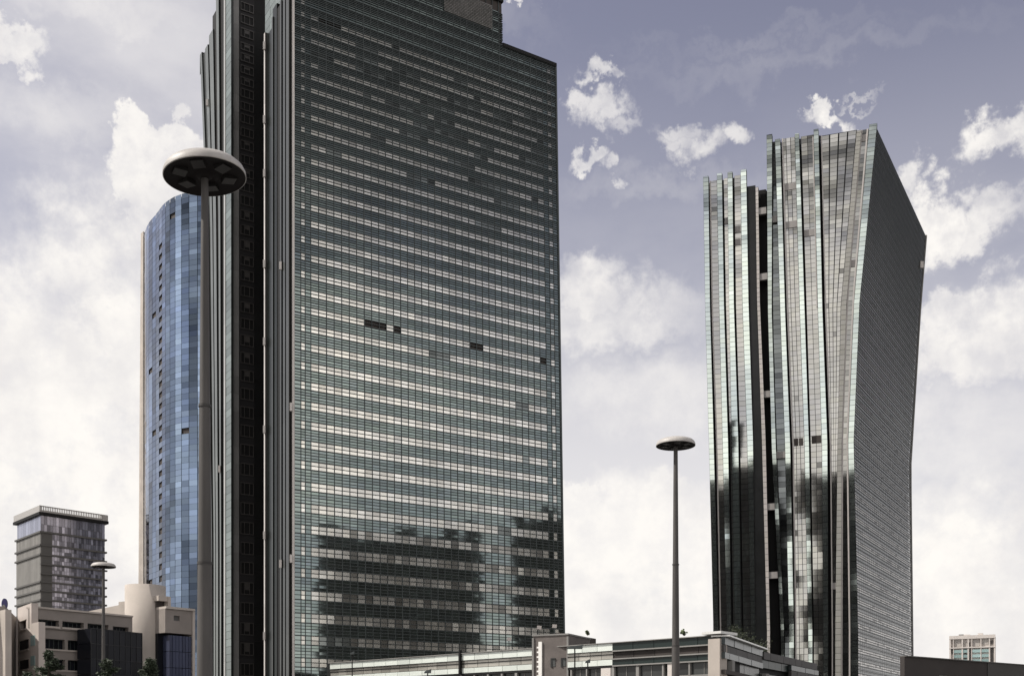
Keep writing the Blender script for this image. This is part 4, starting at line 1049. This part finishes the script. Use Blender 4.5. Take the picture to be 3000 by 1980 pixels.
def bushy(px, ytop, d, w, label, leaves, seed, pale=False):
    rnd = random.Random(seed); x = (px-CX)/F*d; H = (HY-ytop)/F*d+EYE
    t = thing('leafy_tree', label, 'tree', (x, d, 0))
    q = MB(); q.lathe((x, d, 0), [(.25, 0), (.16, H*.5), (.04, H*.92), (0, H*.93)], 8); 
    blobs = []
    for k in range(18):
        a = rnd.uniform(0, 6.28); r = w*rnd.uniform(0, .9); c = Vector((x+math.cos(a)*r, d+math.sin(a)*r*.8, H-w*rnd.uniform(.15, 1.5))); blobs.append((c, w*rnd.uniform(.2, .42)))
        b0 = Vector((x, d, c.z-w*.5)); u_ = Vector((.03, 0, 0)); v_ = Vector((0, .03, 0))
        q.prism([b0-u_, b0+v_, b0+u_, b0-v_], [c-u_*.4, c+v_*.4, c+u_*.4, c-v_*.4])
    q.build('trunk', M_BARK, t)
    q = MB()
    for i in range(leaves):
        c, r = rnd.choice(blobs); p = c+Vector((rnd.gauss(0, .5), rnd.gauss(0, .5), rnd.gauss(0, .42)))*r
        e = Vector((rnd.uniform(-1, 1), rnd.uniform(-1, 1), rnd.uniform(-1, 1))).normalized()*.16; f = Vector((rnd.uniform(-1, 1), rnd.uniform(-1, 1), rnd.uniform(-1, 1))).normalized()*.12
        v = rnd.uniform(.5, 1.4)*(3.2 if w < 1 else 1); q.quad(p-e, p-f, p+e, p+f, (v*1.1, v, v*.8))
    q.build('foliage', M_LEAF, t)
bushy(2150, 1830, 200, 4.5, 'dark leafy tree behind the podium corner, at the foot of the flaring tower', 3000, 4)
bushy(2205, 1862, 200, 3.2, 'lower dark leafy tree behind the right wing of the podium', 1600, 6)
bushy(1722, 1846, 190, 0.45, 'tiny pale tree top above the dark sloping roof', 200, 9)
bushy(2003, 1842, 190, 0.6, 'tiny tree top behind the podium roof, right of the middle street lamp', 260, 10)

# ================================================================== the city behind the photographer, seen only mirrored in the glass
def mirror(p, W):
    v = Vector(p)-W.p0; return Vector(p)-W.n*2*v.dot(W.n)
def city_block(p0, p1, h, depth, label, m, W, away):
    a, b = mirror(p0, W), mirror(p1, W); dd = (b-a).normalized(); nn_ = Vector((dd.y, -dd.x))
    if nn_.dot(away) < 0: nn_ = -nn_
    t = thing('city_block', label, 'building', (a.x, a.y, 0))
    q = MB(); c, e = b+nn_*depth, a+nn_*depth
    q.prism([(*a, 0), (*b, 0), (*c, 0), (*e, 0)], [(*a, h), (*b, h), (*c, h), (*e, h)]); q.build('block_wall', m, t)
    L_ = (b-a).length; Wn = Wall(a, b); Wn.n = -nn_
    u = 0.0
    while u < L_-2:
        w_ = random.uniform(2, 8); hh_ = random.choice((.8, 1.6, 3.2, 5.0)); q = MB(); Wn.slab(q, u, min(L_, u+w_), h, h+hh_, -6, -.2); q.build('roof_plant', m, t); u += w_+random.uniform(0, 7)
    q = MB()
    n1, n2 = int(L_/4), int(h/3.6)
    for i in range(n1):
        for j in range(n2):
            Wn.slab(q, L_*(i+.25)/n1, L_*(i+.75)/n1, h*(j+.3)/n2, h*(j+.7)/n2, .02, .1, grey(random.uniform(.5, 3)))
    q.build('windows', M_DARK, t)
    return t
M_CITY = mat('dark_city_wall', (.032, .030, .029), .9)
def hv(y, d): return (HY-y)/F*d+EYE
city_block(pp(932, 400), pp(1408, 400), hv(1575, 400), 25, 'wide dark office block behind the photographer, mirrored low in the big tower', M_CITY, FW, FW.n)
city_block(pp(1500, 420), pp(1700, 420), hv(1525, 420), 25, 'narrow dark office block behind the photographer, mirrored at the right of the big tower', M_CITY, FW, FW.n)
city_block(pp(2122, 900), pp(2302, 900), hv(1370, 900), 25, 'slim dark tower behind the photographer, mirrored in the flaring tower', M_CITY, RW, RW.n)
city_block(pp(2385, 900), pp(2560, 900), hv(1390, 900), 25, 'broad dark tower behind the photographer, mirrored beside the dark flank', M_CITY, RW, RW.n)

BWm = Wall(BPL[12], BPL[19])
city_block(pp(527, 600), pp(600, 600), hv(1420, 600), 20, 'plain dark slab block behind the photographer, mirrored in the foot of the blue tower', M_CITY, BWm, BWm.n)
